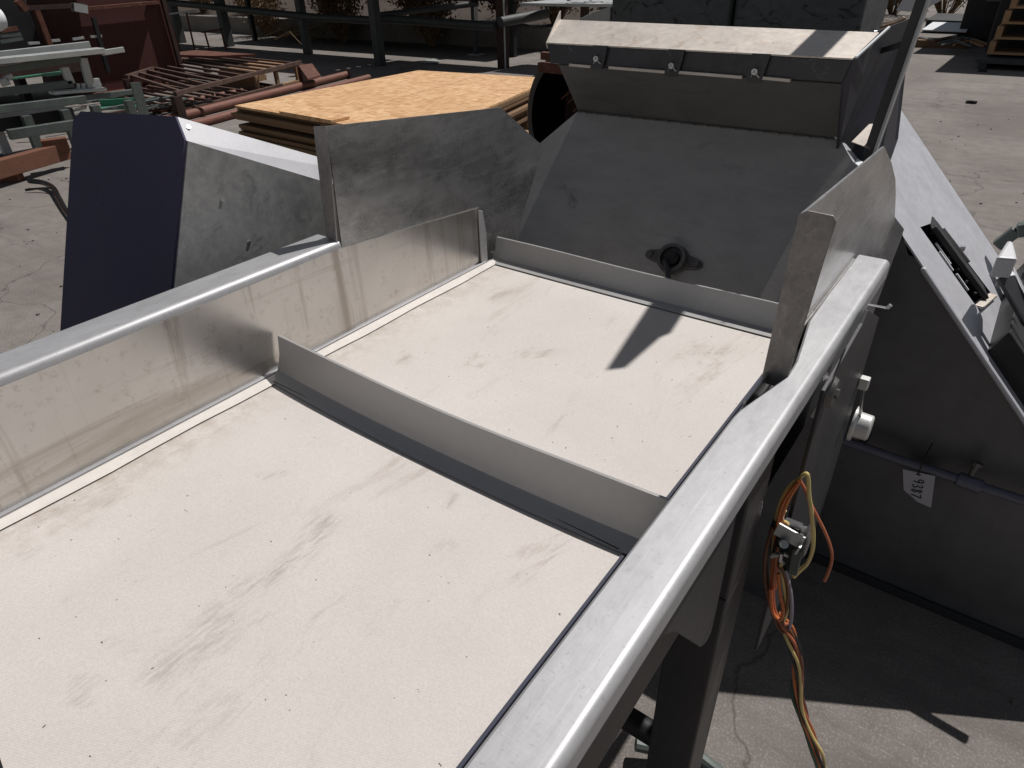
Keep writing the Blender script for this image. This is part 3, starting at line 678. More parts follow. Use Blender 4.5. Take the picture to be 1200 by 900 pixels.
# flange bearing on the back wall
pc = Vector((-.625, 0, 0)); d = ray(790, 305); wp = Vector((HL, HY, HZ)); t = (wp-CAM).dot(nw)/d.dot(nw); pc = CAM+d*t
def onw(u, v, h): # u along x, v down the wall, h off the wall
    return pc+Vector((u, 0, 0))+dwn*v+nw*h
outl = []
for k in range(36):
    a_ = 2*math.pi*k/36; rr = .040
    x = rr*math.cos(a_); y = rr*math.sin(a_)*.95
    if abs(math.cos(a_)) > .88: x = math.copysign(.076 if abs(math.cos(a_)) > .95 else .068, x); y = y*.9
    outl.append(onw(x, y, .002))
fb = MB().hexa(outl, nw*.008).build('flange_bearing', 'castiron', hp, bevel=.002)
sub(fb, hp)
MB().ring(pc+nw*.010, nw, .036, .028, .018).build('bearing_ring', 'castiron', fb)
MB().tube([pc+nw*.008, pc+nw*.026], .018, 18).tube([pc+nw*.01+Vector((.006, 0, 0))+dwn*-.006, pc+nw*.03+Vector((.006, 0, 0))+dwn*-.006], .006, 6).build('shaft_end', 'dark', fb)
for sx in (-.062, .062):
    MB().tube([onw(sx, 0, .01), onw(sx, 0, .018)], .008, 6).build('bolt', 'castiron', fb)
MB().tube([onw(-.012, .012, .03), onw(.0, .025, .036), onw(.014, .055, .03)], .007, 8).build('grease_nipple', 'strip', fb)

# ================================================================= SECOND (INCLINE) CONVEYOR on the right
ic = thing('incline_conveyor', 'large sloping enclosed conveyor with bright scuffed top and dark side sheet at the right', 'conveyor', (.2, 2.0, 0))
def zt(x): return 1.062-1.045*(x+.177)
YA, YB = 1.70, 2.30
# side sheet
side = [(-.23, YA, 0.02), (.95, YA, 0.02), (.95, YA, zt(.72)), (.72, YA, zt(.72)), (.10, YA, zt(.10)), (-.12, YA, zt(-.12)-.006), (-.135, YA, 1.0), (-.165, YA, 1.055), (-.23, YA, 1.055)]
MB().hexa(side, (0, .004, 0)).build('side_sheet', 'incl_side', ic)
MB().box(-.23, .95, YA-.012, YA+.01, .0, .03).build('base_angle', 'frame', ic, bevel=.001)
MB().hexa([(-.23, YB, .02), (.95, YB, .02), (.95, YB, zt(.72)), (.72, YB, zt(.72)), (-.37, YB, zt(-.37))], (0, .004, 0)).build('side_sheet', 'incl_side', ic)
# top deck with slot opening
tl = -.36; tr_ = .72
def T(x, y, dz=0): return Vector((x, y, zt(x)+dz))
s0, s1, s2, s3 = T(-.140, 1.842), T(-.118, 1.985), T(.050, 2.03), T(.028, 1.862)
deck = MB()
O = [T(tl, YA), T(-.13, YA), T(-.105, YA), T(.03, YA), T(tr_, YA), T(tr_, YB), T(.045, YB), T(-.10, YB), T(tl, YB)]
deck.add(O+[s0, s1, s2, s3], [[0, 1, 9, 10, 7, 8], [1, 2, 3, 12, 9], [3, 4, 5, 6, 11, 12], [6, 7, 10, 11]])
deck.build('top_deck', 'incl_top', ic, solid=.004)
MB().bar(T(-.10, YA-.004, -.003), T(.70, YA-.004, -.003), .018, .012).build('deck_edge', 'incl_top', ic, bevel=.005)
# slot lining and contents
lin = MB()
for a_, b_ in ((s0, s1), (s1, s2), (s2, s3), (s3, s0)):
    lin.add([a_, b_, b_+Vector((-.05, 0, -.06)), a_+Vector((-.05, 0, -.06))], [[0, 1, 2, 3]])
lin.add([s0+Vector((-.05, 0, -.06)), s1+Vector((-.05, 0, -.06)), s2+Vector((-.05, 0, -.06)), s3+Vector((-.05, 0, -.06))], [[0, 1, 2, 3]])
so_ = lin.build('slot_box', 'dark', ic)
for (ta, tb_, yy) in ((-.10, -.055, 1.885), (-.085, -.045, 1.872), (-.035, .0, 1.886)):
    MB().bar(T(ta, yy, -.004), T(tb_, yy+.004, -.004), .006, .004).build('slot_rung', 'white', sub(so_, ic))
for k_ in range(6):
    yy_ = 1.872+.002*k_; MB().tube([T(-.115+.026*k_, yy_+.02, .0), T(-.105+.026*k_, yy_+.085, .002)], .004, 6).build('slot_rung', 'dark', sub(so_, ic))
MB().bar(T(-.125, 1.930, .004), T(.035, 1.970, .002), .085, .014).build('slot_bar', 'dark', sub(so_, ic), bevel=.003)
MB().bar(T(-.10, 1.985, .004), T(-.02, 2.005, .006), .006, .006).tube([T(-.045, 2.01, .004), T(-.045, 2.01, .016)], .007, 8).build('slot_latch', 'zinc', sub(so_, ic))
MB().bar(T(.034, 1.865, .004), T(.056, 2.02, .004), .02, .008).build('slot_lip', 'lip', sub(so_, ic), bevel=.002)
# end fittings at the right edge: two capped channels and a dark chute box
db = MB().hexa([T(.075, 1.74, -.02), T(.62, 1.74, -.02), T(.62, 2.24, -.02), T(.075, 2.24, -.02)], (.03, 0, .075)).build('drive_box', 'dark', ic, bevel=.004)
for (pa, pb_, w_) in (((1146, 300), (1150, 275), .05),):
    pass
MB().hexa([at(1168, 301, z=1.0), at(1181, 281, z=1.0), at(1188, 283, z=1.0), at(1193, 303, z=1.0)], (0, 0, -.05)).build('cap_channel', 'guard_top', ic, bevel=.006)
MB().hexa([at(1170, 324, z=.95), at(1180, 307, z=.95), at(1187, 309, z=.95), at(1192, 322, z=.95)], (0, 0, -.03)).build('cap_channel', 'guard_top', ic, bevel=.006)
sheet([at(1171, 326, y=1.80), at(1189, 322, y=1.84), at(1215, 372, y=1.80), at(1215, 395, y=1.78), at(1200, 378, y=1.78)], .01, 'cover_sheet', 'frame', ic, .001)
sheet([at(1190, 322, y=1.85), at(1187, 309, y=1.88), at(1206, 348, y=1.86), at(1206, 362, y=1.84)], .004, 'cap_edge', 'guard_top', ic, .001)
MB().bar(at(1168, 288, y=2.2), at(1192, 270, y=2.2), .03, .03).bar(at(1192, 270, y=2.2), at(1240, 262, y=2.2), .035, .035).build('feed_pipe', 'alu_dull', ic, bevel=.004)
# conduit along the side sheet with coupler
y_ = YA-.05
rod = [at(985, 515, y=y_), at(1060, 541, y=y_), at(1125, 562, y=y_), at(1160, 574, y=y_), at(1210, 590, y=y_), at(1300, 608, y=y_)]
ro = MB().tube(rod, .0125, 14).build('conduit', 'conduit', ic); sub(ro, ic)
MB().tube([at(1122, 561, y=y_), at(1150, 571, y=y_)], .019, 14).build('coupler', 'conduit', ro)
pk = at(1138, 558, y=y_)
MB().tube([pk+Vector((0, .005, 0)), pk+Vector((.002, .012, .028))], .008, 10).tube([pk+Vector((.002, .01, .028)), pk+Vector((.003, .012, .036))], .013, 10).build('coupler_knob', 'castiron', ro)
for px in (1010, 1215):
    p = at(px, 520 if px < 1100 else 590, y=y_); MB().bar(p, Vector((p.x, YA, p.z)), .02, .02).build('standoff', 'dark', ro)
# ---------------------------------------------------------------- tag hanging from the conduit
ty = y_-.016
tg = thing('hanging_tag', 'white card tag marked 9387 tied to the conduit of the sloping conveyor', 'tag', at(1078, 555, y=ty))
tag_pts = [at(1058, 550, y=ty), at(1096, 558, y=ty), at(1091, 595, y=ty), at(1075, 588, y=ty), at(1059, 574, y=ty)]
tc_ = MB().hexa(tag_pts, (0, .0012, 0)).build('card', 'paper', tg); sub(tc_, tg)
MB().tube(smooth_path([at(1076, 556, y=ty-.002), at(1080, 545, y=ty-.004), at(1085, 533, y=ty+.01), at(1092, 521, y=ty+.04), at(1093, 520, y=ty+.05)]), .0016, 6).build('tie', 'ink', tg)
MB().tube([at(1074, 556, y=ty-.0015), at(1079, 557, y=ty-.0015)], .0016, 6).build('eyelet', 'ink', tc_)
dig = {'9': [(.9, .75), (.6, 1), (.2, .9), (.1, .65), (.4, .5), (.8, .6), (.9, .8), (.8, .4), (.55, 0)],
       '3': [(.15, .9), (.6, 1), (.85, .8), (.45, .55), (.85, .35), (.7, .05), (.15, .05)],
       '8': [(.8, .85), (.5, 1), (.2, .85), (.75, .3), (.5, 0), (.2, .2), (.8, .85)],
       '7': [(.1, .95), (.9, 1), (.55, .5), (.35, 0)]}
# the writing runs down the card: letter tops point to the right
oA = at(1083, 562.5, y=ty-.0012); oB = at(1078.5, 585, y=ty-.0012)
run = (oB-oA); st_ = run/4; upd = (at(1083, 563, y=ty-.0012)-at(1071, 561, y=ty-.0012))
for i, ch in enumerate('9387'):
    o_ = oA + st_*(i+.08)
    pts = [o_ + st_*.78*a_ + upd*(b_-1.0) for a_, b_ in dig[ch]]
    MB().tube(smooth_path(pts, 4), .0012, 6).build('digit', 'ink', tc_)

# ================================================================= BEHIND THE HOPPER
bn = thing('steel_bin', 'big dark grey steel bin with a pale streaked rounded corner behind the hopper', 'bin', (-1.1, 3.4, 0))
MB().box(-1.66, -1.12, 3.0, 3.45, .15, 1.75).build('bin_body', 'bin', bn, bevel=.01)
MB().box(-1.11, -.62, 3.03, 3.45, .15, 1.75).build('bin_body', 'bin', bn, bevel=.01)
MB().hexa([(-1.97, 3.0, 1.16), (-1.665, 3.0, 1.12), (-1.665, 3.0, 1.405), (-1.75, 3.0, 1.385), (-1.86, 3.0, 1.34), (-1.97, 3.0, 1.26)], (0, .4, 0)).build('bin_wing', 'bin_light', bn, bevel=.006)
MB().box(-1.6, -1.5, 3.1, 3.2, 0, .15).box(-.7, -.6, 3.1, 3.2, 0, .15).box(-1.6, -1.5, 3.3, 3.4, 0, .15).build('bin_foot', 'dark', bn)
# black drum lying on its side
yd = 3.7
dc = at(668, 142, y=yd); rd = (at(608, 142, y=yd)-dc).length
dv = Vector((-.25, -1, .05)).normalized()
dr = thing('black_drum', 'glossy black drum lying on its side between the boards and the hopper', 'drum', (dc.x, dc.y, 0))
MB().ring(dc, -dv, rd, rd*.93, .55, 48).build('drum_shell', 'black', dr, bevel=.004)
MB().ring(dc+dv*.006, -dv, rd*1.02, rd*.90, .02, 48).build('drum_rim', 'black', dr, bevel=.004)
MB().tube([dc-dv*.30, dc-dv*.31], rd*.93, 40).build('drum_bottom', 'rust_dark', dr)
for k in range(7):
    a_ = k*.35-.6
    p = dc-dv*.05+Vector((math.cos(a_)*rd*.35, 0, math.sin(a_)*rd*.6))
    MB().bar(p+Vector((-rd*.3, 0, -.12)), p+Vector((rd*.3, .1, .1)), .02, .01).build('scrap_strip', 'rust', dr)
MB().box(dc.x-.3, dc.x+.3, dc.y+.02, dc.y+.5, 0, max(.02, dc.z-rd)).build('cradle', 'wood_edge', dr)
# small timber block behind drum
p = at(632, 78, y=3.6)
tag(recenter(MB().bar(p, p+Vector((.35, .05, -.02)), .05, .05).bar(p+Vector((.02, 0, .06)), p+Vector((.3, .03, .05)), .04, .04).bar(Vector((p.x+.3, p.y+.05, 0)), Vector((p.x+.3, p.y+.05, p.z-.03)), .05, .05).build('timber_trestle', 'rust')), 'red-brown trestle top peeking out beside the hopper lip', 'trestle')

# ================================================================= OSB SHEETS
L0 = Vector((-6.09, 3.83)); T0 = Vector((-6.09, 6.35)); R0 = Vector((-4.28, 6.55)); B0 = Vector((-3.62, 3.73))
def lerp(a_, b_, t): return a_+(b_-a_)*t
mid0 = lerp(L0, B0, .52); mid1 = lerp(T0, R0, .52)
nl = 9
for half in range(2):
    for k in range(nl):
        z0 = .20 + k*.0345
        j = Vector((random.uniform(-.05, .03), random.uniform(-.05, .05))) if k < nl-1 else Vector((0, 0))
        if half == 0: quad = [L0, lerp(L0, B0, .515), lerp(T0, R0, .515), T0]
        else: quad = [lerp(L0, B0, .518), B0, R0, lerp(T0, R0, .518)]
        if k == 4: j += Vector((.06, .1))
        if k == nl-1 and half == 0: pass
        quad = [q_+j for q_ in quad]
        hh = .03 if k != nl-1 else .019
        o = MB().hexa([(q_.x, q_.y, z0) for q_ in quad], (0, 0, hh)).build('board', 'osb' if k >= nl-1 else 'wood_edge')
        recenter(o)
        side_ = 'left' if half == 0 else 'right'
        if k == nl-1: tag(o, f'golden strand board sheet, topmost of the {side_} hand stack', 'board', 'strand board sheets in two stacks')
        else: tag(o, 'strand board sheet in the middle of a stack, only its brown edge showing', 'board', 'lower strand board sheets in the stacks')
o = MB().hexa([(q_.x, q_.y, .20+9*.0345-.012) for q_ in (lerp(L0, B0, .30)+Vector((.0, -.02)), lerp(L0, B0, .60)+Vector((0, -.03)), lerp(L0, B0, .60)+Vector((0, .16)), lerp(L0, B0, .31)+Vector((0, .10)))], (0, 0, .02)).build('board', 'osb')
recenter(o); tag(o, 'narrow strand board offcut lying loose on top of the left hand stack', 'board')
# the step: an extra sheet overlapping the front left edge
e = at(350, 136, z=.53); f_ = at(412, 147, z=.53); g_ = at(590, 124, z=.53); h_ = at(585, 118, z=.53)
for i, (xx, yy) in enumerate(((-5.6, 4.1), (-4.3, 4.1))):
    pl = thing('pallet', ('wooden pallet under the left strand board stack', 'wooden pallet under the right strand board stack')[i], 'pallet', (xx, yy+1, 0), 'pallets under the boards')
    for k in range(3):
        MB().box(xx-.5+k*.45, xx-.42+k*.45, yy-.1, yy+2.1, .02, .16).build('stringer', 'wood_edge', pl)
    for k in range(8):
        MB().box(xx-.55, xx+.52, yy-.1+k*.29, yy+.0+k*.29, .162, .18).build('deck_board', 'wood_pale', pl)

# ================================================================= LEFT YARD: pipes, racks, lumber
def P(px, py, z): return at(px, py, z=z)
for i, (a_, b_, r_, lab) in enumerate((((165, 131), (284, 108), .055, 'short rusty pipe lying nearest the guard, ending beside the crate'),
                                      ((150, 152), (408, 87), .055, 'long rusty pipe running along the edge of the strand boards'),
                                      ((205, 152), (432, 91), .05, 'long rusty pipe touching the strand boards, far end by the rack'))):
    p, q_ = P(*a_, r_), P(*b_, r_)
    o = MB().tube([p, q_], r_, 16).build('steel_pipe', 'pipe_rust'); recenter(o)
    tag(o, lab, 'pipe', 'rusty pipes on the ground')
# ladder-like grate stacked on blocks
def grate(corners, z, n, m, name, lab, r_=.018, th=.05):
    c0, c1, c2, c3 = [P(*c_, z) for c_ in corners]
    t_ = thing(name, lab, 'grate', tuple((c0+c1+c2+c3)/4-Vector((0, 0, z))), 'steel grates stacked in the yard')
    MB().bar(c0, c1, th, th).build('side_rail', m, t_); MB().bar(c3, c2, th, th).build('side_rail', m, t_)
    for k in range(n):
        t = (k+.5)/n; a_ = c0.lerp(c1, t); b_ = c3.lerp(c2, t)
        MB().bar(a_, b_, r_*2, r_*1.6).build('rung', m, t_)
    for cc in (c0, c1, c2, c3):
        MB().box(cc.x-.05, cc.x+.05, cc.y-.05, cc.y+.05, 0, z-th/2).build('support_block', 'rust_dark', t_)
grate(((205, 110), (352, 73), (238, 62), (148, 90)), .32, 11, 'rust_grate', 'ladder_grate', 'rusty ladder-like grate on top, its long near rail running towards the pipes')
grate(((215, 130), (330, 100), (215, 84), (128, 114)), .10, 11, 'rust_grate', 'ladder_grate', 'low rusty grate flat on the ground under the larger grate')
o = MB().hexa([P(186, 66, .42), P(250, 68, .42), P(300, 66, .42), P(230, 61, .42)], (0, 0, .03)).build('rusty_sheet', 'rust')
for q_ in (P(200, 66, .42), P(280, 66, .42)):
    pass
recenter(o); tag(o, 'flat rusty sheet resting on the far end of the upper grate', 'sheet')
for i, (px_, py_) in enumerate(((140, 76), (158, 74), (174, 70), (186, 66))):
    p = P(px_, py_, .36)
    o = MB().bar(p, p+Vector((.25, .16, .02)), .10, .10).build('block', 'pipe_rust'); recenter(o)
    tag(o, ('nearest', 'second', 'third', 'farthest')[i]+' of four rusty blocks lined up along the left edge of the upper grate', 'block', 'rusty blocks on the grate')
# four leaning angle pieces and upright of a rack
tr2 = thing('pipe_trestle', 'thin rusty steel trestle with a pale top bar standing before the pipe rack', 'trestle', tuple(P(212, 62, 0)))
xq = P(212, 62, 0)
def V2(px, py): 
    d = ray(px, py); dd_ = Vector((xq.x, xq.y, 0)); nn = Vector((d.x, d.y, 0)).normalized()
    n2 = Vector((-.78, .62, 0)); t = (xq-CAM).dot(n2)/d.dot(n2); return CAM+d*t
MB().bar(V2(187, 18), V2(230, 12), .06, .03).build('top_bar', 'alu', tr2)
for a_, b_ in (((197, 15), (212, 62)), ((218, 13), (229, 62)), ((240, 38), (247, 63)), ((258, 33), (267, 63))):
    MB().bar(V2(*a_), V2(*b_), .035, .035).build('leg', 'rust', tr2)
MB().bar(V2(236, 38), V2(262, 34), .03, .03).build('cross_bar', 'rust', tr2)
# wooden crate-like pallet with three openings
cr = thing('open_crate', 'low brown crate with open compartments lying beside the rusty pipes', 'crate', tuple(P(300, 100, 0)))
ca, cb_, cc_, cd_ = P(261, 98, .08), P(303, 106, .08), P(352, 94, .08), P(345, 82, .08)
c4 = ca+(cc_-cb_)
up_ = Vector((0, 0, .19))
MB().hexa([ca, cb_, cb_+up_, ca+up_], (cc_-cb_).normalized()*.03).build('front_board', 'wood_edge', cr)
MB().hexa([ca+up_, cb_+up_, cb_+up_+(cc_-cb_)*.98, ca+up_+(cc_-cb_)*.98], (0, 0, .02)).build('lid', 'wood_pale', cr)
for t in (0, .45, .95):
    p = cb_.lerp(cc_, t); MB().bar(p, p+up_, .05, .05).build('divider', 'wood_pale', cr)
    p2 = p+(ca-cb_); MB().bar(p2, p2+up_, .05, .05).build('divider', 'wood_pale', cr)
MB().bar(cb_, cc_, .05, .03).build('bottom_rail', 'wood_pale', cr)
MB().bar(ca-Vector((0, 0, .04)), c4-Vector((0, 0, .04)), .06, .08).bar(cb_-Vector((0, 0, .04)), cc_-Vector((0, 0, .04)), .06, .08).build('runner', 'wood_edge', cr)
tt = [P(350, 78, .30), P(366, 76, .30), P(376, 90, .14), P(361, 94, .14)]
o = MB().hexa(tt, (0, 0, .02)).bar(Vector((tt[0].x, tt[0].y, 0)), tt[0], .04, .04).bar(Vector((tt[1].x, tt[1].y, 0)), tt[1], .04, .04).build('leaning_plate', 'rust'); recenter(o)
tag(o, 'small square rusty plate tilted on two short props beyond the crate', 'plate')

# stack of pale aluminium conveyor frames (far left)
fx = -7.9
af = thing('conveyor_frame_stack', 'stack of pale and grey green conveyor side frames at the left edge on lumber', 'frame', (fx, 3, 0))
def FX(px, py, x=fx): return at(px, py, x=x)
def railpx(a_, b_, w_, h_, m, x=fx, name='frame_rail'):
    p, q_ = FX(*a_, x), FX(*b_, x); dlt = (q_-p)
    if a_[0] <= 0: p = p-dlt*.5
    return MB().bar(p, q_, w_, h_).build(name, m, af, bevel=.004)
railpx((0, 64), (105, 52), .03, .06, 'alu', fx-.25)
railpx((0, 71), (119, 59), .16, .05, 'alu', fx+.06)
railpx((119, 62), (145, 58), .03, .05, 'alu', fx+.1, 'end_tab')
railpx((0, 82), (95, 68), .04, .06, 'alu_dull', fx)
railpx((0, 108), (85, 98), .05, .07, 'alu_dull', fx)
railpx((0, 94), (75, 84), .03, .02, 'green', fx-.2)
railpx((60, 109), (122, 104), .12, .03, 'alu', fx)
railpx((75, 118), (158, 107), .05, .05, 'alu_dull', fx)
railpx((0, 128), (100, 116), .06, .07, 'alu_dull', fx+.1)
railpx((10, 158), (88, 146), .06, .09, 'alu_dull', fx+.2)
railpx((-40, 150), (80, 132), .3, .12, 'dark', fx-.5, 'belt_roll')
for (a_, b_) in (((75, 79), (83, 98)), ((97, 68), (106, 102)), ((111, 92), (116, 108)), ((3, 92), (8, 100)), ((8, 88), (12, 93))):
    p, q_ = FX(*a_), FX(*b_); MB().bar(p, q_, .07, .05, (1, 0, 0)).build('upright', 'alu', af, bevel=.003)
for px_ in (30, 75, 110, 150):
    p = FX(px_, 140-.3*px_*.5, fx-.25); MB().box(p.x-.04, p.x+.04, p.y-.04, p.y+.04, 0, max(.3, p.z)).build('support_leg', 'alu_dull', af)
for px_ in (58, 63, 92, 98, 104, 110, 117):
    p = FX(px_, 106-.02*px_, fx); MB().tube([p, p+Vector((0, .01, .05))], .02, 8).build('fastener', 'alu', af)
MB().bar(FX(52, 88), FX(68, 86), .1, .02).build('small_shelf', 'green', af)
tw = thing('green_trough', 'bright green painted trough lying among the frames behind the guard', 'trough', tuple(P(140, 128, 0)))
MB().bar(P(118, 126, .1), P(165, 124, .1), .25, .03).build('floor', 'green', tw); MB().bar(P(118, 122, .14), P(165, 119, .14), .04, .1).build('side', 'green', tw)
# steel strip standing up behind the guard
sp_ = [at(152, 97, x=-6), at(163, 96, x=-6), at(171, 150, x=-6), at(159, 150, x=-6)]
so2 = MB().hexa([sp_[0], sp_[1], Vector((-6, sp_[1].y-.02, 0)), Vector((-6, sp_[0].y-.02, 0))], (.02, 0, 0)).build('steel_strip', 'alu_dull'); recenter(so2)
tag(so2, 'upright grey steel strip with a hole standing just behind the guard top', 'strip')
so3 = thing('steel_offcuts', 'loose pile of dark steel offcuts lying between the pale frames and the grates', 'offcuts', (-9.3, 3.8, 0))
for k in range(22):
    x = random.uniform(-9.9, -8.7); y = random.uniform(2.6, 4.6); a_ = random.gauss(1.5, .45); l_ = random.uniform(.3, 1.1); z = .03+.025*(k % 7)
    MB().bar((x, y, z), (x+math.cos(a_)*l_, y+math.sin(a_)*l_, z+random.uniform(0, .05)), random.uniform(.03, .09), .02).build('offcut', random.choice(['rust_dark', 'dark', 'rust_grate', 'alu_dull', 'alu']), so3)
# lumber under the frames
for i, (a_, b_, zz, w_, lab) in enumerate((((-30, 206), (78, 176), .15, .15, 'long red-brown timber lying nearest at the left edge'),
                                       ((-30, 208), (24, 205), .05, .10, 'round-ended timber bearer lowest at the left edge'),
                                       ((50, 172), (80, 168), .22, .12, 'short orange-brown timber offcut on the end of the long timber'))):
    o = MB().bar(P(*a_, zz), P(*b_, zz), .10, w_).build('timber', 'wood', bevel=.006); recenter(o); tag(o, lab, 'timber', 'timbers at the left edge')
gm = MB()
for k in range(420):
    x = random.uniform(-7.5, 1.0); y = random.uniform(.9, 9.5) if x > -1 else random.uniform(0, 4)
    s_ = random.uniform(.004, .016)
    gm.hexa([(x, y, 0), (x+s_, y+s_*.3, 0), (x+s_*.8, y+s_, 0), (x-s_*.2, y+s_*.8, 0)], (0, 0, s_*.6))
o = gm.build('loose_grit', 'wall'); o['kind'] = 'stuff'; tag(o, 'loose grit and crumbs of concrete scattered over the yard', 'grit')
# bent hose on the ground
hs = smooth_path([P(34, 212, .06), P(50, 214, .05), P(62, 220, .04), P(69, 232, .03), P(76, 245, .02), P(84, 256, .02)])
hs2 = smooth_path([P(30, 223, .02), P(45, 221, .03), P(60, 221, .04), P(66, 227, .03)])
ho = MB().tube(hs, .022, 10).tube(hs2, .009, 8).build('bent_hose', 'black'); recenter(ho)
tag(ho, 'bent dark hose curling on the concrete left of the guard', 'hose')
# rust red sheet metal container and dark trailer behind it
rc = thing('rust_red_container', 'rust red steel container panel standing behind the ladder-like grates', 'container', (-11.8, 5.4, 0))
MB().hexa([(-11, 4.72, .05), (-11, 6.12, .05), (-11, 6.12, 1.5), (-11, 4.95, 1.5)], (-1.6, 0, 0)).build('body', 'rust_sheet', rc, bevel=.01)
MB().bar((-10.96, 4.72, .06), (-10.96, 6.14, .06), .08, .1).build('bottom_rail', 'rust', rc)
MB().bar((-10.9, 4.85, 1.16), (-10.9, 6.0, 1.18), .12, .04).build('top_ledge', 'rust', rc)
MB().bar((-10.95, 6.12, .05), (-10.95, 6.12, 1.5), .06, .06).build('corner_post', 'rust_dark', rc)
tl_ = thing('equipment_trailer', 'dark trailer-like rack of oxidised steel behind the pale frames at top left', 'trailer', (-12, 3, 0))
MB().box(-13.5, -11.8, .0, 4.6, .35, 2.2).build('body', 'dark', tl_, bevel=.01)
for (a_, b_, w_, m_) in (((22, 10), (100, 6), .05, 'rust_dark'), ((43, 12), (60, 56), .06, 'rust'), ((20, 0), (31, 12), .08, 'rust'), ((0, 36), (20, 33), .05, 'rust'), ((0, 42), (24, 40), .04, 'alu_dull'), ((0, 49), (26, 45), .04, 'alu_dull'),
                        ((33, 51), (46, 50), .03, 'alu'), ((58, 48), (70, 47), .03, 'alu'), ((85, 46), (98, 44), .03, 'alu'), ((106, 43), (119, 42), .03, 'alu'), ((109, 20), (127, 85), .05, 'dark'), ((85, 8), (101, 11), .1, 'alu')):
    p, q_ = at(*a_, x=-10.7), at(*b_, x=-10.7); MB().bar(p, q_, w_, w_, (1, 0, 0)).build('frame_member', m_, tl_)
MB().box(-11.9, -10.6, 2.9, 4.5, .45, .62).build('shelf', 'rust_dark', tl_)
for yy in (.4, 2.2, 4.2): MB().box(-12.2, -12.0, yy, yy+.1, 0, .4).build('leg', 'dark', tl_)
wrl = at(-2, 22, x=-8.6)
wr = MB().tube([wrl+Vector((0, -.8, 0)), wrl+Vector((0, -.02, 0)), wrl+Vector((0, .04, 0))], [.11, .11, .085], 24).bar(Vector((wrl.x, wrl.y-.4, 0)), Vector((wrl.x, wrl.y-.4, wrl.z-.1)), .08, .08).build('white_roll', 'white'); recenter(wr)
tag(wr, 'white rounded roll end on a post at the upper left edge', 'roll')

# pipe storage rack
pr_ = thing('pipe_rack', 'long grey green storage rack of posts and round rails across the back of the yard', 'rack', (-11, 10, 0))
posts = [(-7.62, 10.06, .075, 'rust_dark'), (-9.88, 9.33, .075, 'grey_paint'), (-12.73, 10.0, .075, 'grey_paint'), (-15.85, 10.2, .09, 'grey_paint'), (-17.9, 10.2, .09, 'grey_paint'), (-20.9, 10.2, .09, 'grey_paint')]
for (x, y, r_, m_) in posts: MB().box(x-r_, x+r_, y-r_, y+r_, 0, 2.6).build('post', m_, pr_, bevel=.008)
MB().box(-7.53, -7.515, 9.975, 10.0, 0, 2.6).build('post_edge', 'alu', pr_)
railz = [((200, 5), (440, 25)), ((440, 22), (582, 30))]
def RK(px, py, y=9.9): return at(px, py, y=y)
MB().tube([RK(190, 2), RK(365, 20), RK(440, 24)], .07, 12).build('rail', 'grey_paint', pr_)
MB().tube([RK(440, 21, 9.7), RK(580, 31, 9.9)], .07, 12).build('rail', 'grey_paint', pr_)
MB().tube([RK(442, 18, 9.6), RK(560, 4, 11.3)], .05, 12).build('rail', 'grey_paint', pr_)
MB().tube([RK(586, 26), RK(640, 16, 11.0)], .08, 12).build('rail', 'grey_paint', pr_)
MB().box(-16.5, -8.2, 11.2, 13.4, .93, 1.05).box(-16.5, -16.4, 11.3, 11.4, 0, .93).box(-8.4, -8.3, 11.3, 11.4, 0, .93).build('lower_deck', 'dark', pr_)
# unseen loaded decks, added above the picture to shade the yard
for (x0, x1) in ((-21.5, -16.0), (-15.9, -10.0), (-9.9, -7.5)):
    MB().box(x0, x1, 8.9, 10.9, 1.35, 1.48).build('deck', 'rust_dark', pr_)
for k in range(16):
    yy = 8.95+k*.12; MB().tube([(-21.4, yy, 1.56+.1*(k % 2)), (-7.4, yy, 1.56+.1*(k % 2))], .05, 8).build('unseen_tube', 'rust_dark', pr_)
pw = thing('thin_post', 'thin post with a pale lit edge standing between the rack and the low wall', 'post', tuple(P(558, 64, 0)))
bp = P(558, 64, 0); MB().box(bp.x-.05, bp.x+.03, bp.y-.04, bp.y+.04, 0, 2.4).build('shaft', 'grey_paint', pw); MB().box(bp.x+.031, bp.x+.06, bp.y-.04, bp.y+.04, .45, 2.4).build('lit_edge', 'white', pw)
MB().box(bp.x-.12, bp.x+.12, bp.y-.12, bp.y+.12, 0, .015).build('foot_plate', 'alu', pw)
# raised table loaded with bright scrap (top centre)
st2 = thing('scrap_table', 'flat table top edge with tangled scrap on it at the top centre', 'table', (-6.2, 10.5, 0))
MB().box(-7.35, -5.3, 10.2, 11.2, .93, .97).build('table_top', 'alu', st2)
for k in range(46):
    x = random.uniform(-6.7, -5.35); y = random.uniform(10.25, 11.0); a_ = random.uniform(0, 6.28); l_ = random.uniform(.1, .35)
    z = random.uniform(.99, 1.3)
    MB().bar((x, y, z), (x+math.cos(a_)*l_, y+math.sin(a_)*l_, z+random.uniform(-.04, .12)), .03, .02).build('scrap_piece', random.choice(['rust', 'alu', 'lip', 'rust_dark']), st2)
for x in (-6.2, -5.45): MB().box(x-.05, x+.05, 10.3, 10.4, 0, .93).build('leg', 'rust_dark', st2)

# low concrete wall
lw = thing('retaining_wall', 'low weathered concrete wall behind the pipe rack', 'wall', (-10, 12.6, 0))
MB().box(-40, -3.5, 12.45, 12.75, 0, .40).build('wall_body', 'wall', lw, bevel=.01)
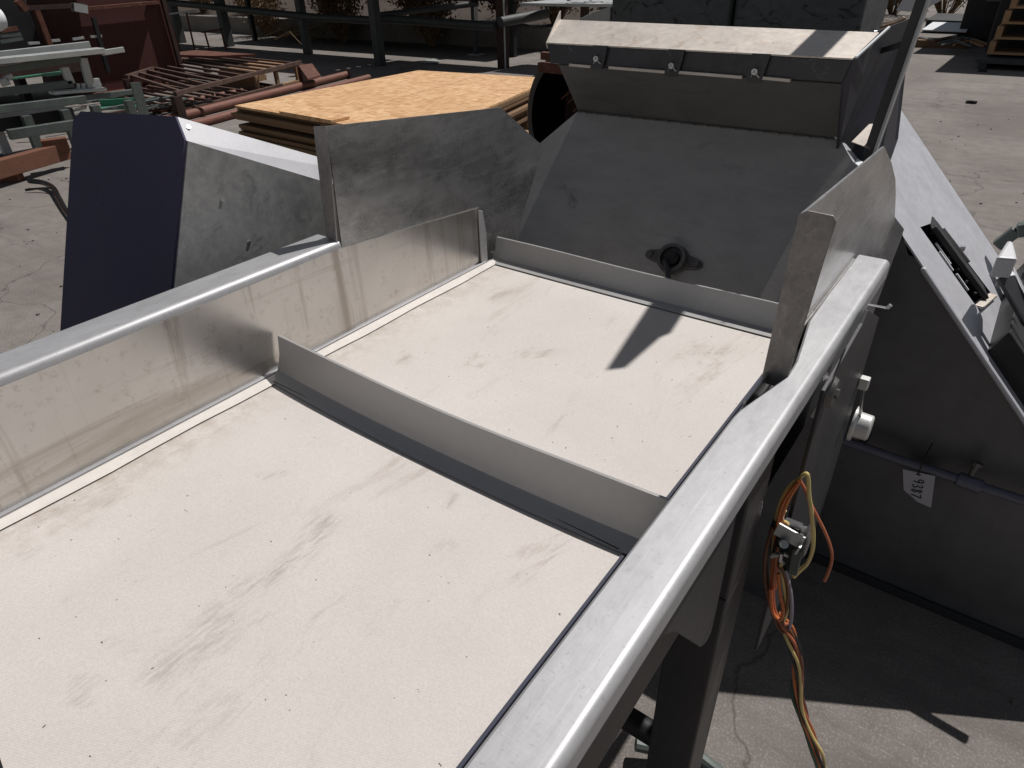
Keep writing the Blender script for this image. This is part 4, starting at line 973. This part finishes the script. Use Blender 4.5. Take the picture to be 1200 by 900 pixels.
# dry shrubs along the wall
def shrub(x, y, z, rx, h, nt_, nl_, twig, leaf, name, lab, cat, grp):
    t_ = thing(name, lab, cat, (x, y, z), grp)
    tm = MB()
    tips = []
    for i in range(nt_):
        a_ = random.uniform(0, 6.28); rr = rx*random.uniform(.3, 1)
        tip = Vector((x+math.cos(a_)*rr, y+math.sin(a_)*rr*.7, z+h*random.uniform(.45, 1)))
        midp = Vector((x, y, z)).lerp(tip, .5)+Vector((random.uniform(-.1, .1), 0, random.uniform(0, .12)))
        tm.tube([(x+math.cos(a_)*.05, y, z-.05), midp, tip], [.014, .009, .004], 5, False); tips += [tip, midp, midp.lerp(tip, .5)]
    tm.build('twigs', twig, t_)
    lm = MB()
    for i in range(nl_):
        p = random.choice(tips)+Vector([random.gauss(0, .11) for _ in range(3)]); s_ = random.uniform(.025, .06)
        a_ = Vector([random.gauss(0, 1) for _ in range(3)]).normalized(); b2 = a_.orthogonal().normalized()
        lm.add([p, p+a_*s_+b2*s_*.4, p+a_*s_*2, p+a_*s_-b2*s_*.4], [[0, 1, 2, 3]])
    lm.build('foliage', leaf, t_)
    return t_
wh = ['leftmost', 'second', 'third', 'fourth', 'fifth', 'sixth', 'seventh', 'eighth', 'ninth', 'tenth', 'eleventh']
xs = [-24, -21.5, -19.2, -17.2, -15.6, -14.0, -12.6, -11.2, -9.9, -8.6, -7.3]
for i, x in enumerate(xs):
    shrub(x, 12.15+random.uniform(-.1, .15) if i in (3, 5, 7) else 13.2, .0 if i in (3, 5, 7) else .4, .85, 1.3, 60, 2200, 'brush', 'brush', 'dry_shrub', f'dry brown bush along the low wall, {wh[i]} counting from the left', 'bush', 'dry bushes along the wall')
# fallen branches
fb2 = MB()
for k in range(26):
    p = P(random.uniform(300, 350), random.uniform(36, 46), random.uniform(.02, .2)); a_ = random.uniform(-.8, .8)
    fb2.tube([p, p+Vector((math.cos(a_)*.5, .1, .15)), p+Vector((math.cos(a_)*1.0, .2, math.sin(a_)*.5))], [.02, .014, .006], 5)
recenter(tag(fb2.build('fallen_branches', 'brush'), 'tangle of bare fallen branches under the rack rails', 'branches'))
# bright scrap sheet between posts
o = MB().hexa([P(494, 72, .02), P(505, 69, .02), P(516, 71, .02), P(512, 74, .02), P(497, 74, .02)], (0, 0, .006)).build('scrap_sheet', 'alu'); recenter(o)
tag(o, 'small pale scrap sheet on the shaded ground beyond the strand boards', 'sheet')

# ================================================================= RIGHT BACKGROUND
o = MB().hexa([P(1080, 36, .25), P(1132, 38, .25), P(1139, 28, .25), P(1093, 27, .25)], (0, 0, .02)).build('white_sheet', 'white'); recenter(o)
tag(o, 'flat white sheet lying at the far end of the yard', 'sheet')
o = MB().hexa([P(1082, 38, .0), P(1132, 40, .0), P(1138, 30, .0), P(1094, 29, .0)], (0, 0, .24)).build('low_platform', 'dark'); recenter(o)
tag(o, 'low dark platform carrying the flat white sheet', 'platform')
sl_ = thing('lumber_row', 'low row of weathered lumber and cable in front of the white sheet', 'lumber', tuple(P(1100, 52, 0)))
MB().bar(P(1066, 44, .12), P(1096, 47, .12), .12, .05).build('pale_board', 'alu', sl_)
MB().bar(P(1070, 50, .06), P(1135, 52, .06), .3, .12).build('board_pile', 'wood_edge', sl_)
for k in range(10):
    p = P(random.uniform(1092, 1130), random.uniform(48, 54), .14)
    MB().tube([p, p+Vector((.2, .1, .06)), p+Vector((.45, 0, 0))], .02, 6).build('cable', random.choice(['wood_pale', 'rust', 'alu_dull']), sl_)
shrub(-2.6, 22.2, 0, 1.2, 1.7, 40, 3000, 'brush', 'leaf', 'green_shrub', 'green leafy shrub beyond the flat white sheet at top right', 'shrub', 'green shrubs at the far right')
shrub(-1.2, 22.6, 0, 1.1, 1.5, 40, 2400, 'brush', 'leaf', 'green_shrub', 'darker green shrub in shade beside the tall dark container', 'shrub', 'green shrubs at the far right')
shrub(-4.0, 23.2, 0, 1.3, 2.0, 40, 2400, 'brush', 'leaf', 'green_shrub', 'green shrub half hidden behind the hopper bar', 'shrub', 'green shrubs at the far right')
dc2 = thing('dark_container', 'tall dark container at the top right corner casting a wide shadow', 'container', (1, 16, 0))
MB().box(-.95, 5, 14.1, 19, .1, 2.6).build('body', 'dark', dc2, bevel=.02)
MB().box(-1.6, -.95, 16.2, 19, .1, 2.6).build('body', 'dark', dc2, bevel=.02)
MB().bar((-1.3, 16.1, .75), (-.95, 16.1, .75), .05, .05).build('rail', 'alu_dull', dc2)
MB().box(-.9, 4.8, 14.3, 18.8, 0, .1).build('base', 'dark', dc2)
cs = thing('crate_stack', 'leaning stack of worn wooden crates before the tall dark container', 'crate stack', tuple(at(1188, 70, y=13.2).xy)+(0,))
for k in range(4):
    x = -.86+.03*k; z = .18+.2*k
    MB().box(x, x+1.2, 13.3+.04*k, 13.9, z, z+.03).box(x, x+.08, 13.3+.04*k, 13.9, z+.03, z+.17).box(x+.5, x+.6, 13.3+.04*k, 13.9, z+.03, z+.17).build('crate_layer', 'wood_pale', cs)
MB().box(-.95, .6, 13.05, 13.95, .08, .14).build('skid', 'grey_paint', cs); MB().box(-.9, -.8, 13.1, 13.9, 0, .08).box(.4, .5, 13.1, 13.9, 0, .08).build('skid_foot', 'grey_paint', cs)
for i, (px_, py_) in enumerate(((1134, 121), (1148, 84))):
    p = P(px_, py_, 0)
    o = MB()
    for k in range(4): a_ = random.uniform(0, 6.28); o.hexa([(p.x+.03*math.cos(a_+q_)+.02*k, p.y+.03*math.sin(a_+q_*1.1), 0) for q_ in (0, 1.6, 3.1, 4.5)], (.005, 0, .03))
    o = o.build('stone', 'dark'); recenter(o); tag(o, ('lone small dark stone on the open concrete at the right', 'small dark stone by the edge of the container shadow')[i], 'stone')
